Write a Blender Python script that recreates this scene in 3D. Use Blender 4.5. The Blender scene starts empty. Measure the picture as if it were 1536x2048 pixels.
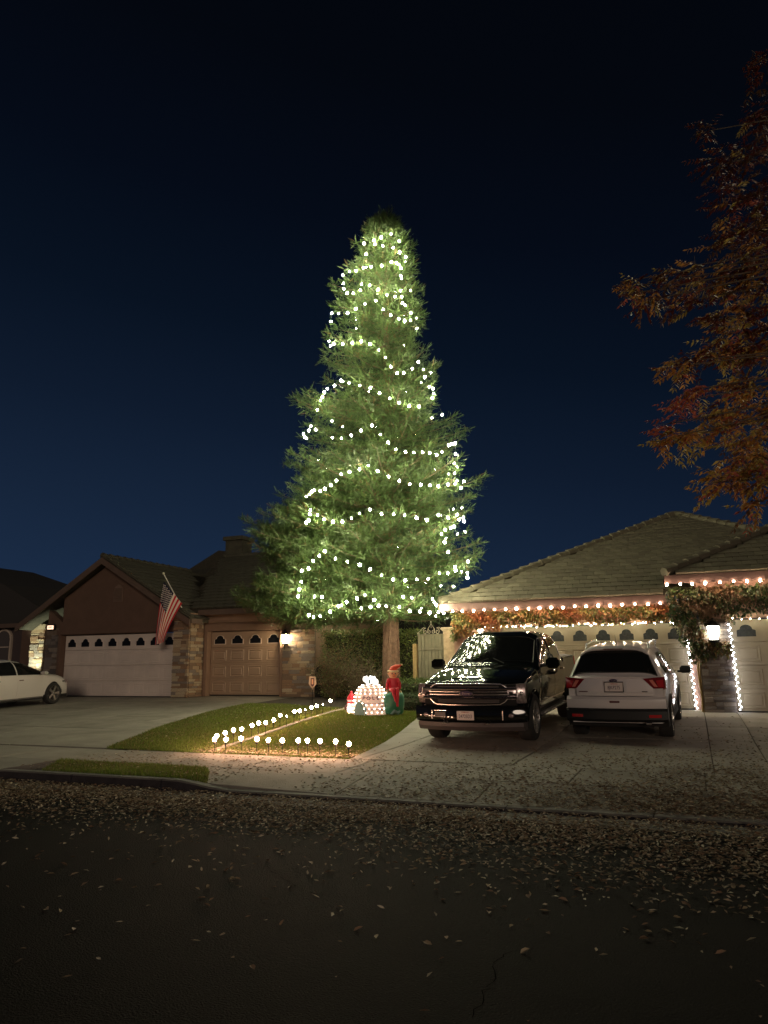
import bpy, bmesh, math, random
import numpy as np
from mathutils import Vector, Matrix
rnd = random.Random(7); nr = np.random.RandomState(11)
S = bpy.context.scene
C = S.collection
R = math.radians

# ------------------------------------------------------------------ camera, sky, dim night light, exposure
PITCH, ROLL, YAW = R(11.57), R(0.6), R(22)
EYE = np.array([0., 0., 1.55])
fw = np.array([-math.sin(YAW)*math.cos(PITCH), math.cos(YAW)*math.cos(PITCH), math.sin(PITCH)])
r0 = np.array([math.cos(YAW), math.sin(YAW), 0.]); u0 = np.cross(r0, fw)
rt = math.cos(ROLL)*r0 - math.sin(ROLL)*u0; up = math.cos(ROLL)*u0 + math.sin(ROLL)*r0
cam = bpy.data.objects.new('camera', bpy.data.cameras.new('camera')); C.objects.link(cam)
cam.matrix_world = Matrix(((rt[0], up[0], -fw[0], EYE[0]), (rt[1], up[1], -fw[1], EYE[1]), (rt[2], up[2], -fw[2], EYE[2]), (0, 0, 0, 1)))
cam.data.sensor_fit = 'VERTICAL'; cam.data.sensor_height = 24; cam.data.sensor_width = 24
cam.data.lens = 1494/2048*24; cam.data.clip_start = .05; cam.data.clip_end = 1500
S.camera = cam

W = bpy.data.worlds.new('World'); S.world = W; W.use_nodes = True
nt = W.node_tree; nt.nodes.clear()
wo = nt.nodes.new('ShaderNodeOutputWorld'); bg = nt.nodes.new('ShaderNodeBackground')
tc = nt.nodes.new('ShaderNodeTexCoord'); sx = nt.nodes.new('ShaderNodeSeparateXYZ'); cr = nt.nodes.new('ShaderNodeValToRGB')
nt.links.new(tc.outputs['Generated'], sx.inputs[0])
dt = nt.nodes.new('ShaderNodeVectorMath'); dt.operation = 'DOT_PRODUCT'; dt.inputs[1].default_value = tuple(float(q) for q in (.17*r0-.12*np.array([-math.sin(YAW), math.cos(YAW), 0])))   # the last dusk glow lies to the west, left of the view
nt.links.new(tc.outputs['Generated'], dt.inputs[0]); ma = nt.nodes.new('ShaderNodeMath'); ma.operation = 'MULTIPLY_ADD'; ma.inputs[1].default_value = 1.; ma.inputs[2].default_value = .165
nt.links.new(dt.outputs['Value'], ma.inputs[0]); ad = nt.nodes.new('ShaderNodeMath'); ad.operation = 'ADD'
nt.links.new(sx.outputs['Z'], ad.inputs[0]); nt.links.new(ma.outputs[0], ad.inputs[1]); nt.links.new(ad.outputs[0], cr.inputs[0])
nt.links.new(cr.outputs[0], bg.inputs[0]); nt.links.new(bg.outputs[0], wo.inputs[0]); bg.inputs[1].default_value = 1.0
el = cr.color_ramp.elements
stops = [(0.0, (.0130, .0280, .0650)), (.10, (.0105, .0240, .0560)), (.20, (.0080, .0180, .0420)), (.33, (.0048, .0108, .0260)),
         (.46, (.0026, .0062, .0150)), (.60, (.0016, .0034, .0085)), (.74, (.0012, .0022, .0046)), (1.0, (.0008, .0014, .0028))]
while len(el) > 1: el.remove(el[-1])
el[0].position, el[0].color = stops[0][0], (*stops[0][1], 1)
for p, c in stops[1:]:
    e = el.new(p); e.color = (*c, 1)

night_fill = bpy.data.objects.new('night_light', bpy.data.lights.new('night_light', 'SUN')); C.objects.link(night_fill)  # added low sun lamp standing in for unseen night light from the street
night_fill.data.energy = .50; night_fill.data.angle = R(12); night_fill.data.color = (1, .80, .62)
night_fill.rotation_euler = Vector((-.50, .85, -.14)).to_track_quat('-Z', 'Y').to_euler()
S.view_settings.view_transform = 'Standard'; S.view_settings.look = 'None'
S.view_settings.exposure = 0; S.view_settings.gamma = 1; S.view_settings.use_curve_mapping = False
S.cycles.use_denoising = True; S.cycles.use_light_tree = True; S.cycles.max_bounces = 5
S.cycles.sample_clamp_indirect = 4; S.cycles.caustics_reflective = False; S.cycles.caustics_refractive = False

# ------------------------------------------------------------------ helpers
def ray(x, y): return fw + rt*(x-768)/1494 + up*(1024-y)/1494
def on_y(x, y, Y):
    d = ray(x, y); return EYE + d*(Y-EYE[1])/d[1]
def interp(x, pts):
    return float(np.interp(x, [p[0] for p in pts], [p[1] for p in pts]))
RP = [(10.85, .15), (12.5, .16), (14.2, .19), (15.8, .27), (17.4, .35), (20, .37), (30, .37)]
LP = [(10.85, .17), (21.5, .57), (30, .57)]
def G(X, Y):
    """height of the ground"""
    if Y < 8.3: return 0.
    if Y < 10.85: return .13 + .02*(Y-8.3)/2.55
    t = min(max((X+9.6)/3., 0), 1); t = t*t*(3-2*t)
    return interp(Y, LP)*(1-t) + interp(Y, RP)*t

def mat(name, col, rough=.6, metal=0., var=0., scale=8., bump=0., bscale=None, emit=None, estr=0., coat=0., spec=.5, attr=False, trans=0., dirt=None):
    m = bpy.data.materials.new(name); m.use_nodes = True; n = m.node_tree.nodes; l = m.node_tree.links
    b = n['Principled BSDF']; b.inputs['Roughness'].default_value = rough; b.inputs['Metallic'].default_value = metal
    b.inputs['Base Color'].default_value = (*col, 1); b.inputs['Specular IOR Level'].default_value = spec
    if coat: b.inputs['Coat Weight'].default_value = coat; b.inputs['Coat Roughness'].default_value = .04
    src = None
    if attr:
        a = n.new('ShaderNodeAttribute'); a.attribute_name = 'Col'; src = a.outputs['Color']
    if var or bump or dirt:
        t = n.new('ShaderNodeTexCoord')
    if var:
        nz = n.new('ShaderNodeTexNoise'); nz.inputs['Scale'].default_value = scale; nz.inputs['Detail'].default_value = 6; nz.inputs['Roughness'].default_value = .65
        l.new(t.outputs['Object'], nz.inputs['Vector'])
        mr = n.new('ShaderNodeMapRange'); mr.inputs['From Min'].default_value = .3; mr.inputs['From Max'].default_value = .7
        mr.inputs['To Min'].default_value = 1-var; mr.inputs['To Max'].default_value = 1+var
        l.new(nz.outputs['Fac'], mr.inputs['Value'])
        mx = n.new('ShaderNodeVectorMath'); mx.operation = 'SCALE'
        if src: l.new(src, mx.inputs[0])
        else: mx.inputs[0].default_value = col
        l.new(mr.outputs[0], mx.inputs['Scale']); src = mx.outputs[0]
    if dirt:
        dc, ds, lo, hi = dirt
        nz = n.new('ShaderNodeTexNoise'); nz.inputs['Scale'].default_value = ds; nz.inputs['Detail'].default_value = 8; nz.inputs['Roughness'].default_value = .7
        l.new(t.outputs['Object'], nz.inputs['Vector'])
        mr = n.new('ShaderNodeMapRange'); mr.inputs['From Min'].default_value = lo; mr.inputs['From Max'].default_value = hi
        l.new(nz.outputs['Fac'], mr.inputs['Value'])
        mm = n.new('ShaderNodeMix'); mm.data_type = 'RGBA'; l.new(mr.outputs[0], mm.inputs[0])
        if src: l.new(src, mm.inputs[6])
        else: mm.inputs[6].default_value = (*col, 1)
        mm.inputs[7].default_value = (*dc, 1); src = mm.outputs[2]
    if src: l.new(src, b.inputs['Base Color'])
    if bump:
        nb = n.new('ShaderNodeTexNoise'); nb.inputs['Scale'].default_value = bscale or scale*4; nb.inputs['Detail'].default_value = 5
        l.new(t.outputs['Object'], nb.inputs['Vector'])
        bp = n.new('ShaderNodeBump'); bp.inputs['Strength'].default_value = bump; bp.inputs['Distance'].default_value = .02
        l.new(nb.outputs['Fac'], bp.inputs['Height']); l.new(bp.outputs[0], b.inputs['Normal'])
    if emit:
        b.inputs['Emission Color'].default_value = (*emit, 1); b.inputs['Emission Strength'].default_value = estr
    if trans:
        tr = n.new('ShaderNodeBsdfTranslucent'); ms = n.new('ShaderNodeMixShader'); ms.inputs[0].default_value = trans
        if src: l.new(src, tr.inputs[0])
        else: tr.inputs[0].default_value = (*col, 1)
        o = n['Material Output']; l.new(b.outputs[0], ms.inputs[1]); l.new(tr.outputs[0], ms.inputs[2]); l.new(ms.outputs[0], o.inputs[0])
    return m

def lamp_mat(name, col, st):
    m = bpy.data.materials.new(name); m.use_nodes = True; n = m.node_tree.nodes; n.clear()
    e = n.new('ShaderNodeEmission'); o = n.new('ShaderNodeOutputMaterial'); m.node_tree.links.new(e.outputs[0], o.inputs[0])
    e.inputs[0].default_value = (*col, 1); e.inputs[1].default_value = st
    return m

def tag(o, label=None, cat=None, group=None, kind=None):
    if label: o['label'] = label
    if cat: o['category'] = cat
    if group: o['group'] = group
    if kind: o['kind'] = kind
    return o

def thing(name, label, cat, loc=(0, 0, 0), rz=0., group=None, kind=None):
    o = bpy.data.objects.new(name, None); C.objects.link(o); o.empty_display_size = .2
    o.location = loc; o.rotation_euler = (0, 0, rz)
    return tag(o, label, cat, group, kind)

class MB:
    def __init__(s): s.v = []; s.f = []; s.m = []
    def add(s, vs, fs, mi=0):
        b = len(s.v); s.v += [tuple(map(float, q)) for q in vs]; s.f += [tuple(b+i for i in f) for f in fs]; s.m += [mi]*len(fs); return s
    def box(s, c, d, rz=0., mi=0, bev=0., rx=0., ry=0.):
        x, y, z = d[0]/2, d[1]/2, d[2]/2
        if bev:
            b = min(bev, x*.9, y*.9, z*.9)
            pts = []
            for sz in (-1, 1):
                pts += [(sx_*(x-b), sy*(y-b), sz*z) for sx_, sy in ((-1, -1), (1, -1), (1, 1), (-1, 1))]
            mid = []
            for sz in (-1, 1):
                mid += [(sx_*x, sy*y, sz*(z-b)) for sx_, sy in ((-1, -1), (1, -1), (1, 1), (-1, 1))]
            vs = pts+mid; fs = [(3, 2, 1, 0), (4, 5, 6, 7)]
            for i in range(4):
                j = (i+1) % 4
                fs += [(i, j, 8+j, 8+i), (8+i, 8+j, 12+j, 12+i), (12+i, 12+j, 4+j, 4+i)]
        else:
            vs = [(-x, -y, -z), (x, -y, -z), (x, y, -z), (-x, y, -z), (-x, -y, z), (x, -y, z), (x, y, z), (-x, y, z)]
            fs = [(3, 2, 1, 0), (4, 5, 6, 7), (0, 1, 5, 4), (1, 2, 6, 5), (2, 3, 7, 6), (3, 0, 4, 7)]
        M = Matrix.Rotation(rz, 3, 'Z') @ Matrix.Rotation(ry, 3, 'Y') @ Matrix.Rotation(rx, 3, 'X')
        return s.add([tuple(M @ Vector(p) + Vector(c)) for p in vs], fs, mi)
    def bb(s, a, b, mi=0, bev=0.):
        return s.box([(a[i]+b[i])/2 for i in range(3)], [abs(b[i]-a[i]) for i in range(3)], mi=mi, bev=bev)
    def tube(s, path, rad, n=8, mi=0, cap=True):
        P = [Vector(p) for p in path]; k = len(P)
        rr = rad if hasattr(rad, '__len__') else [rad]*k
        rings = []; ref = None
        for i in range(k):
            t = (P[min(i+1, k-1)]-P[max(i-1, 0)]).normalized()
            if ref is None: ref = Vector((0, 0, 1)) if abs(t.z) < .9 else Vector((1, 0, 0))
            a = (ref - t*ref.dot(t)); a = a.normalized() if a.length > 1e-5 else t.orthogonal().normalized()
            b = t.cross(a); ref = a
            rings.append([P[i]+(a*math.cos(2*math.pi*j/n)+b*math.sin(2*math.pi*j/n))*rr[i] for j in range(n)])
        vs = [p for r_ in rings for p in r_]; fs = []
        for i in range(k-1):
            for j in range(n):
                q = (j+1) % n; fs.append((i*n+j, i*n+q, (i+1)*n+q, (i+1)*n+j))
        if cap: fs += [tuple(range(n-1, -1, -1)), tuple((k-1)*n+j for j in range(n))]
        return s.add(vs, fs, mi)
    def lathe(s, prof, c=(0, 0, 0), n=16, mi=0, axis='Z', sx=1., sy=1., cap=True):
        vs = []; fs = []
        for r_, z in prof:
            for j in range(n):
                a = 2*math.pi*j/n; x, y = r_*math.cos(a)*sx, r_*math.sin(a)*sy
                p = (x, y, z) if axis == 'Z' else ((x, z, y) if axis == 'Y' else (z, x, y))
                vs.append((p[0]+c[0], p[1]+c[1], p[2]+c[2]))
        k = len(prof)
        for i in range(k-1):
            for j in range(n):
                q = (j+1) % n; f = (i*n+j, i*n+q, (i+1)*n+q, (i+1)*n+j)
                fs.append(f if axis != 'Y' else f[::-1])
        if cap: fs += [tuple(range(n-1, -1, -1)), tuple((k-1)*n+j for j in range(n))]
        return s.add(vs, fs, mi)
    def ball(s, c, r_, n=10, m=6, mi=0, sc=(1, 1, 1)):
        prof = [(math.sin(math.pi*i/m)*r_ if 0 < i < m else r_*.02, -math.cos(math.pi*i/m)*r_) for i in range(m+1)]
        b = len(s.v); s.lathe(prof, (0, 0, 0), n, mi)
        for i in range(b, len(s.v)):
            x, y, z = s.v[i]; s.v[i] = (x*sc[0]+c[0], y*sc[1]+c[1], z*sc[2]+c[2])
        return s
    def prism(s, poly, axis, a, b, mi=0):
        """poly in the other two coordinates (in order), extruded from a to b along axis 0/1/2"""
        def P(p, h): q = list(p); q.insert(axis, h); return tuple(q)
        n = len(poly); vs = [P(p, a) for p in poly]+[P(p, b) for p in poly]
        fs = [tuple(range(n)), tuple(range(2*n-1, n-1, -1))]+[((i+1) % n, i, n+i, n+(i+1) % n) for i in range(n)]
        return s.add(vs, fs, mi)
    def grid(s, pts, mi=0, flip=False):
        r_, c = len(pts), len(pts[0]); vs = [p for row in pts for p in row]; fs = []
        for i in range(r_-1):
            for j in range(c-1):
                f = (i*c+j, i*c+j+1, (i+1)*c+j+1, (i+1)*c+j); fs.append(f[::-1] if flip else f)
        return s.add(vs, fs, mi)
    def build(s, name, mats, parent=None, smooth=False, local=False, recalc=False, ang=35):
        me = bpy.data.meshes.new(name); v = s.v
        if parent is not None and not local:
            M = (Matrix.Translation(parent.location) @ parent.rotation_euler.to_matrix().to_4x4())
            pp = parent.parent
            if pp is not None: M = Matrix.Translation(pp.location) @ pp.rotation_euler.to_matrix().to_4x4() @ M
            Mi = M.inverted(); v = [tuple(Mi @ Vector(p)) for p in v]
        me.from_pydata(v, [], s.f)
        for m in (mats if isinstance(mats, (list, tuple)) else [mats]): me.materials.append(m)
        me.polygons.foreach_set('material_index', s.m)
        if recalc:
            b = bmesh.new(); b.from_mesh(me); bmesh.ops.recalc_face_normals(b, faces=b.faces); b.to_mesh(me); b.free()
        if smooth:
            me.polygons.foreach_set('use_smooth', [True]*len(me.polygons)); me.set_sharp_from_angle(angle=R(ang))
        me.update()
        o = bpy.data.objects.new(name, me); C.objects.link(o)
        if parent is not None: o.parent = parent
        return o

def inst(name, mesh, parent, loc, rot=(0, 0, 0), scale=(1, 1, 1)):
    o = bpy.data.objects.new(name, mesh); C.objects.link(o); o.parent = parent
    o.location = loc; o.rotation_euler = rot; o.scale = scale
    return o

def fast_mesh(name, verts, faces, mats, cols=None, parent=None, off=(0, 0, 0), midx=None):
    """verts (n,3) numpy, faces (m,k) numpy, cols (m,3) per face colour"""
    me = bpy.data.meshes.new(name); n, (m, k) = len(verts), faces.shape
    me.vertices.add(n); me.vertices.foreach_set('co', (verts-np.array(off)).astype(np.float32).ravel())
    me.loops.add(m*k); me.loops.foreach_set('vertex_index', faces.astype(np.int32).ravel())
    me.polygons.add(m); me.polygons.foreach_set('loop_start', np.arange(0, m*k, k, dtype=np.int32))
    for q in (mats if isinstance(mats, (list, tuple)) else [mats]): me.materials.append(q)
    if cols is not None:
        a = me.attributes.new('Col', 'FLOAT_COLOR', 'FACE')
        a.data.foreach_set('color', np.hstack([cols, np.ones((m, 1))]).astype(np.float32).ravel())
    me.update(calc_edges=True); me.validate()
    o = bpy.data.objects.new(name, me); C.objects.link(o)
    if parent is not None: o.parent = parent
    return o

def frames(d, roll=None):
    """rotation matrices (N,3,3) whose x column is d"""
    d = d/np.linalg.norm(d, axis=1, keepdims=True); upv = np.tile([0., 0., 1.], (len(d), 1))
    upv[np.abs(d[:, 2]) > .97] = [1, 0, 0]
    y = np.cross(upv, d); y /= np.linalg.norm(y, axis=1, keepdims=True); z = np.cross(d, y)
    if roll is not None:
        c, s_ = np.cos(roll)[:, None], np.sin(roll)[:, None]; y, z = y*c+z*s_, z*c-y*s_
    return np.stack([d, y, z], axis=2)

def scatter(tv, tf, pos, rots, size):
    """template verts/faces placed N times"""
    N, k = len(pos), len(tv)
    v = np.einsum('nij,kj->nki', rots, tv)*np.asarray(size).reshape(-1, 1, 1) + pos[:, None, :]
    f = tf[None]+(np.arange(N)*k)[:, None, None]
    return v.reshape(-1, 3), f.reshape(-1, tf.shape[1])

def clip(poly, x0, x1, y0, y1):
    for ax, lim, keep in ((0, x0, 1), (0, x1, -1), (1, y0, 1), (1, y1, -1)):
        out = []
        for i in range(len(poly)):
            a, b = poly[i-1], poly[i]; ia, ib = (a[ax]-lim)*keep >= 0, (b[ax]-lim)*keep >= 0
            if ia != ib:
                t = (lim-a[ax])/(b[ax]-a[ax]); out.append((a[0]+(b[0]-a[0])*t, a[1]+(b[1]-a[1])*t))
            if ib: out.append(b)
        poly = out
        if not poly: return []
    return poly
def area(p): return abs(sum(p[i-1][0]*p[i][1]-p[i][0]*p[i-1][1] for i in range(len(p))))/2

# ------------------------------------------------------------------ materials
M = {}
M['asphalt'] = mat('asphalt', (.0080, .0066, .005), .9, spec=.10, var=.55, scale=.8, bump=.9, bscale=90, dirt=((.075, .068, .055), 70, .60, .74))
M['gutter'] = mat('gutter_concrete', (.17, .155, .135), .85, var=.25, scale=5, bump=.4, bscale=60)
M['kerb'] = mat('kerb_concrete', (.16, .145, .13), .85, var=.25, scale=4, bump=.3, bscale=60)
M['kerb_face'] = mat('shaded_kerb_face', (.035, .028, .030), .9, var=.4, scale=6, bump=.4)  # shade on the kerb's street side, put into a darker concrete colour
M['slab'] = mat('slab_concrete', (.29, .262, .222), .82, var=.16, scale=1.6, bump=.35, bscale=70, dirt=((.17, .15, .125), 1.1, .50, .78))
M['slab2'] = mat('slab_concrete_worn', (.25, .225, .19), .84, var=.2, scale=2.2, bump=.35, bscale=70, dirt=((.15, .13, .11), .9, .48, .75))
M['soil'] = mat('soil', (.045, .035, .025), .95, var=.4, scale=6, bump=.6)
M['turf'] = mat('turf', (.14, .15, .035), .95, var=.5, scale=5, bump=.6, bscale=60, dirt=((.16, .12, .055), 2.2, .5, .75))
M['hedge_core'] = mat('hedge_core', (.035, .04, .018), .95, var=.5, scale=8, bump=.8)
M['grass'] = mat('grass_blade', (.06, .1, .02), .6, attr=True, trans=.3)
M['leaf'] = mat('leaf_litter', (.2, .15, .1), .75, attr=True, var=.2, scale=30)
M['foliage'] = mat('foliage', (.1, .1, .1), .5, attr=True, trans=.22)
M['bark'] = mat('redwood_bark', (.17, .10, .065), .9, var=.4, scale=9, bump=.7, bscale=24)
M['twig'] = mat('twig_bark', (.13, .095, .06), .9, var=.3, scale=12)
M['stuccoA'] = mat('brown_stucco', (.13, .078, .056), .9, var=.12, scale=2, bump=.5, bscale=70)
M['stuccoA2'] = mat('brown_trim_stucco', (.24, .15, .10), .9, var=.1, scale=2, bump=.4, bscale=70)
M['stuccoB'] = mat('pinkish_stucco', (.32, .19, .14), .9, var=.12, scale=2, bump=.5, bscale=70)
M['trimB'] = mat('fascia_paint', (.17, .10, .085), .7, var=.12, scale=4)
M['trimA'] = mat('fascia_paint_dark', (.12, .08, .06), .7, var=.12, scale=4)
M['doorA'] = mat('garage_door_white', (.62, .54, .48), .55, var=.10, scale=1.2)
M['doorA2'] = mat('garage_door_tan', (.33, .23, .155), .5, var=.06, scale=1.5)
M['doorB'] = mat('garage_door_cream', (.33, .27, .185), .5, var=.08, scale=1.5)
M['frameW'] = mat('door_window_frame', (.55, .45, .36), .5)
M['pane'] = mat('dark_pane', (.008, .009, .011), .35, spec=.3)
M['paneB'] = mat('frosted_grey_pane', (.05, .052, .05), .25, spec=.6, var=.3, scale=20)
M['dark'] = mat('dark_void', (.01, .009, .008), .9)
M['roofB'] = [mat('roof_tile_%s' % n, c, .85, var=.22, scale=7, bump=.4, bscale=40) for n, c in (('olive', (.112, .097, .063)), ('brown', (.098, .084, .055)), ('tan', (.124, .108, .070)))]
M['roofA'] = mat('roof_tile_dark', (.05, .044, .030), .9, var=.3, scale=6, bump=.4)
M['stones'] = [mat('stone_%s' % n, c, .85, var=.25, scale=9, bump=.6, bscale=30) for n, c in
               (('sand', (.40, .29, .18)), ('rust', (.30, .185, .11)), ('grey', (.24, .20, .165)), ('pale', (.46, .37, .25)), ('brown', (.22, .145, .095)))]
M['mortar'] = mat('mortar', (.16, .12, .09), .95, var=.2)
M['stoneB'] = [mat('dark_stone_%s' % n, c, .8, var=.3, scale=9, bump=.6, bscale=30) for n, c in
               (('slate', (.10, .085, .08)), ('brown', (.13, .095, .075)), ('grey', (.17, .145, .13)), ('pale', (.24, .20, .165)))]
M['black'] = mat('black_plastic', (.012, .012, .012), .55)
M['metal_black'] = mat('black_metal', (.015, .014, .013), .45, metal=.3)
M['rubber'] = mat('tyre_rubber', (.018, .017, .016), .85, bump=.3, bscale=120)
M['alloy'] = mat('alloy', (.62, .60, .57), .25, metal=.9)
M['chrome'] = mat('chrome', (.80, .72, .70), .25, metal=1.)
M['paint_black'] = mat('black_car_paint', (.006, .007, .0065), .06, spec=.5)
M['paint_white'] = mat('pearl_white_car_paint', (.60, .56, .52), .30, coat=.8)
M['paint_silver'] = mat('silver_car_paint', (.68, .63, .62), .32, metal=.1, coat=.9)
M['glass'] = mat('tinted_glass', (.010, .011, .010), .03, spec=.9)
M['lens_red'] = mat('red_lens', (.42, .012, .018), .12, coat=.8)
M['lens_clear'] = mat('headlamp_lens', (.34, .27, .27), .28, metal=.6, coat=1., var=.75, scale=26)
M['lens_dark_red'] = mat('dark_red_lens', (.16, .006, .01), .12, coat=.8)
M['lens_amber'] = mat('pink_lens', (.60, .16, .12), .2, coat=.8)
M['grey_plastic'] = mat('grey_plastic', (.13, .115, .11), .6)
M['valance'] = mat('valance_plastic', (.085, .07, .068), .5)
M['plate'] = mat('plate_white', (.62, .55, .52), .5)
M['ink_blue'] = mat('ink_blue', (.05, .03, .08), .6)
M['ink_red'] = mat('ink_red', (.45, .05, .04), .6)
M['white'] = mat('white_paint', (.72, .69, .64), .5)
M['gate'] = mat('olive_gate_boards', (.17, .155, .10), .7, var=.15, scale=6)
M['iron'] = mat('cream_iron', (.42, .38, .28), .5)
M['wood'] = mat('weathered_post', (.33, .23, .10), .8, var=.25, scale=10)
M['wire'] = mat('green_wire', (.02, .035, .02), .7)
M['elf_red'] = mat('red_nylon', (.62, .022, .045), .45, trans=.15)
M['elf_hat'] = mat('orange_red_nylon', (.68, .07, .025), .45, trans=.15)
M['elf_green'] = mat('green_nylon', (.035, .20, .115), .4, trans=.1, var=.1, scale=3)
M['skin'] = mat('peach_nylon', (.62, .30, .15), .5)
M['cream'] = mat('cream_nylon', (.62, .46, .24), .5)
M['rope_dark'] = mat('dark_frame', (.10, .03, .03), .6)
M['igloo'] = mat('pink_mesh_cover', (.80, .58, .48), .7, trans=.25, var=.15, scale=12, emit=(1, .66, .50), estr=.42)  # emission stands in for bulb light shining through the cover
M['igloo_door'] = mat('teal_cloth', (.16, .28, .27), .7)
M['vent'] = mat('vent_paint', (.18, .12, .09), .7)

L_TREE = lamp_mat('tree_bulb_glow', (1.0, .96, .64), 345)
L_EAVE = lamp_mat('eave_bulb_glow', (1.0, .70, .47), 190)
L_STAKE = lamp_mat('globe_glow', (1.0, .55, .34), 230)
L_MINI = lamp_mat('white_mini_glow', (1.0, .94, .62), 210)
L_COOL = lamp_mat('cool_mini_glow', (.92, .95, 1.0), 42)
L_LANT = lamp_mat('lantern_glow', (1.0, .78, .48), 130)
L_LANTB = lamp_mat('lantern_white_glow', (1.0, .93, .74), 26)
L_SIGN = lamp_mat('number_lamp_glow', (1.0, .62, .42), 2.0)
L_IGLOO = lamp_mat('igloo_bulb_glow', (1.0, .84, .66), 34)
L_FIG = lamp_mat('figure_bulb_glow', (1.0, .97, .95), 22)

def ico(name, r_, m, sub=1, sc=(1, 1, 1)):
    b = bmesh.new(); bmesh.ops.create_icosphere(b, subdivisions=sub, radius=r_)
    for v in b.verts: v.co = Vector((v.co.x*sc[0], v.co.y*sc[1], v.co.z*sc[2]))
    me = bpy.data.meshes.new(name); b.to_mesh(me); b.free(); me.materials.append(m)
    me.polygons.foreach_set('use_smooth', [True]*len(me.polygons)); return me
B_TREE = ico('tree_bulb', .033, L_TREE, 1, (1, 1, 1.25)); B_EAVE = ico('eave_bulb', .030, L_EAVE, 1, (1, 1, 1.2))
B_MINI = ico('mini_bulb', .012, L_MINI, 1); B_COOL = MB().lathe([(.020, -.016), (.003, .018)], n=8).build('cool_bulb', L_COOL).data; bpy.data.objects.remove(bpy.data.objects['cool_bulb']); B_IGLOO = ico('igloo_bulb', .0095, L_IGLOO, 1)
B_FIG = ico('figure_bulb', .011, L_FIG, 1); B_GLOBE = ico('globe', .034, L_STAKE, 2)
# ------------------------------------------------------------------ ground
def hk(X):
    """1 where the kerb stands at full height, 0 where it is dropped for a driveway"""
    a = min(max((X+10.1)/.8, 0), 1); b = min(max((-5.45-X)/.9, 0), 1); t = min(a, b); return t*t*(3-2*t)
_G = G
def G(X, Y):
    if 8.3 <= Y < 9.45:
        k = .045+.09*hk(X); return k + (.14-k)*min(max((Y-8.45)/1.0, 0), 1)
    return _G(X, Y)

def sheet(name, xs, ys, zf, m, kind='structure'):
    b = MB(); b.grid([[(x, y, zf(x, y)) for x in xs] for y in ys])
    return tag(b.build(name, m, smooth=True), kind=kind)
lin = lambda a, b, n: [a+(b-a)*i/(n-1) for i in range(n)]
far = [-300, -120, -60, -35, -27] + lin(-24, 10, 69) + [14, 20, 30, 60, 120, 300]
sheet('terrain', far, [8.46]+lin(9, 22, 27)+[24, 30, 45, 80, 150, 400], lambda x, y: G(x, y)-.10, M['soil'])
road = sheet('road', far, [-200, -60, -20, -8] + lin(-4, 7.84, 25), lambda x, y: .10*(1-((y+1)/9)**2) if y > -10 else .10-.12*((-10-y)/190)-0.0, M['asphalt'])
road.location.z = .0
ROADZ = lambda y: .10*(1-((y+1)/9)**2)
sheet('gutter', far, [7.84, 7.95, 8.1, 8.30], lambda x, y: ROADZ(min(y, 7.84))+.004-.012*(y-7.84), M['gutter'])
# tar-filled cracks in the asphalt
cb = MB()
def crack(px):
    pts = []
    for (x, y) in px:
        d = ray(x, y); t = (.06-EYE[2])/d[2]; q = EYE+d*t; pts.append((q[0], q[1]))
    fine = []
    for (a, b_) in zip(pts, pts[1:]):
        n = max(2, int(math.hypot(b_[0]-a[0], b_[1]-a[1])/.04))
        for i in range(n): fine.append((a[0]+(b_[0]-a[0])*i/n+rnd.gauss(0, .013), a[1]+(b_[1]-a[1])*i/n+rnd.gauss(0, .013)))
    rows = [[], []]
    for i, p in enumerate(fine):
        q = fine[min(i+1, len(fine)-1)]; o = fine[max(i-1, 0)]; dx, dy = q[0]-o[0], q[1]-o[1]; L = math.hypot(dx, dy) or 1
        w = rnd.uniform(.0004, .0032); nx, ny = -dy/L*w, dx/L*w
        z = ROADZ(p[1])+.003
        rows[0].append((p[0]+nx, p[1]+ny, z)); rows[1].append((p[0]-nx, p[1]-ny, z))
    cb.grid(rows)
crack([(945, 2048), (965, 2000), (992, 1970), (985, 1935), (1010, 1912), (1060, 1902), (1085, 1880), (1112, 1868)])
crack([(540, 1740), (600, 1778), (660, 1795), (760, 1792)])
tag(cb.build('road_crack', mat('crack', (.003, .0026, .002), 1., spec=0)), kind='structure')
# kerb as a run of cast lengths
kerb = tag(thing('kerb', None, None), kind='structure')
x = -26.
while x < 9:
    x2 = x+1.5; xs = lin(x+.006, x2-.006, 7); rows = []
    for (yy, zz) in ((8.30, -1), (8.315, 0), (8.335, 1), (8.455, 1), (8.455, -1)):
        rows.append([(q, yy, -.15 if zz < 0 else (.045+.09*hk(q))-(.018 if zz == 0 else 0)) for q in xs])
    b = MB(); b.grid(rows, flip=True); b.m = [1 if i < 6 else 0 for i in range(len(b.f))]; b.build('kerb_length', [M['gutter'], M['kerb_face']], kerb, smooth=True); x = x2

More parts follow.
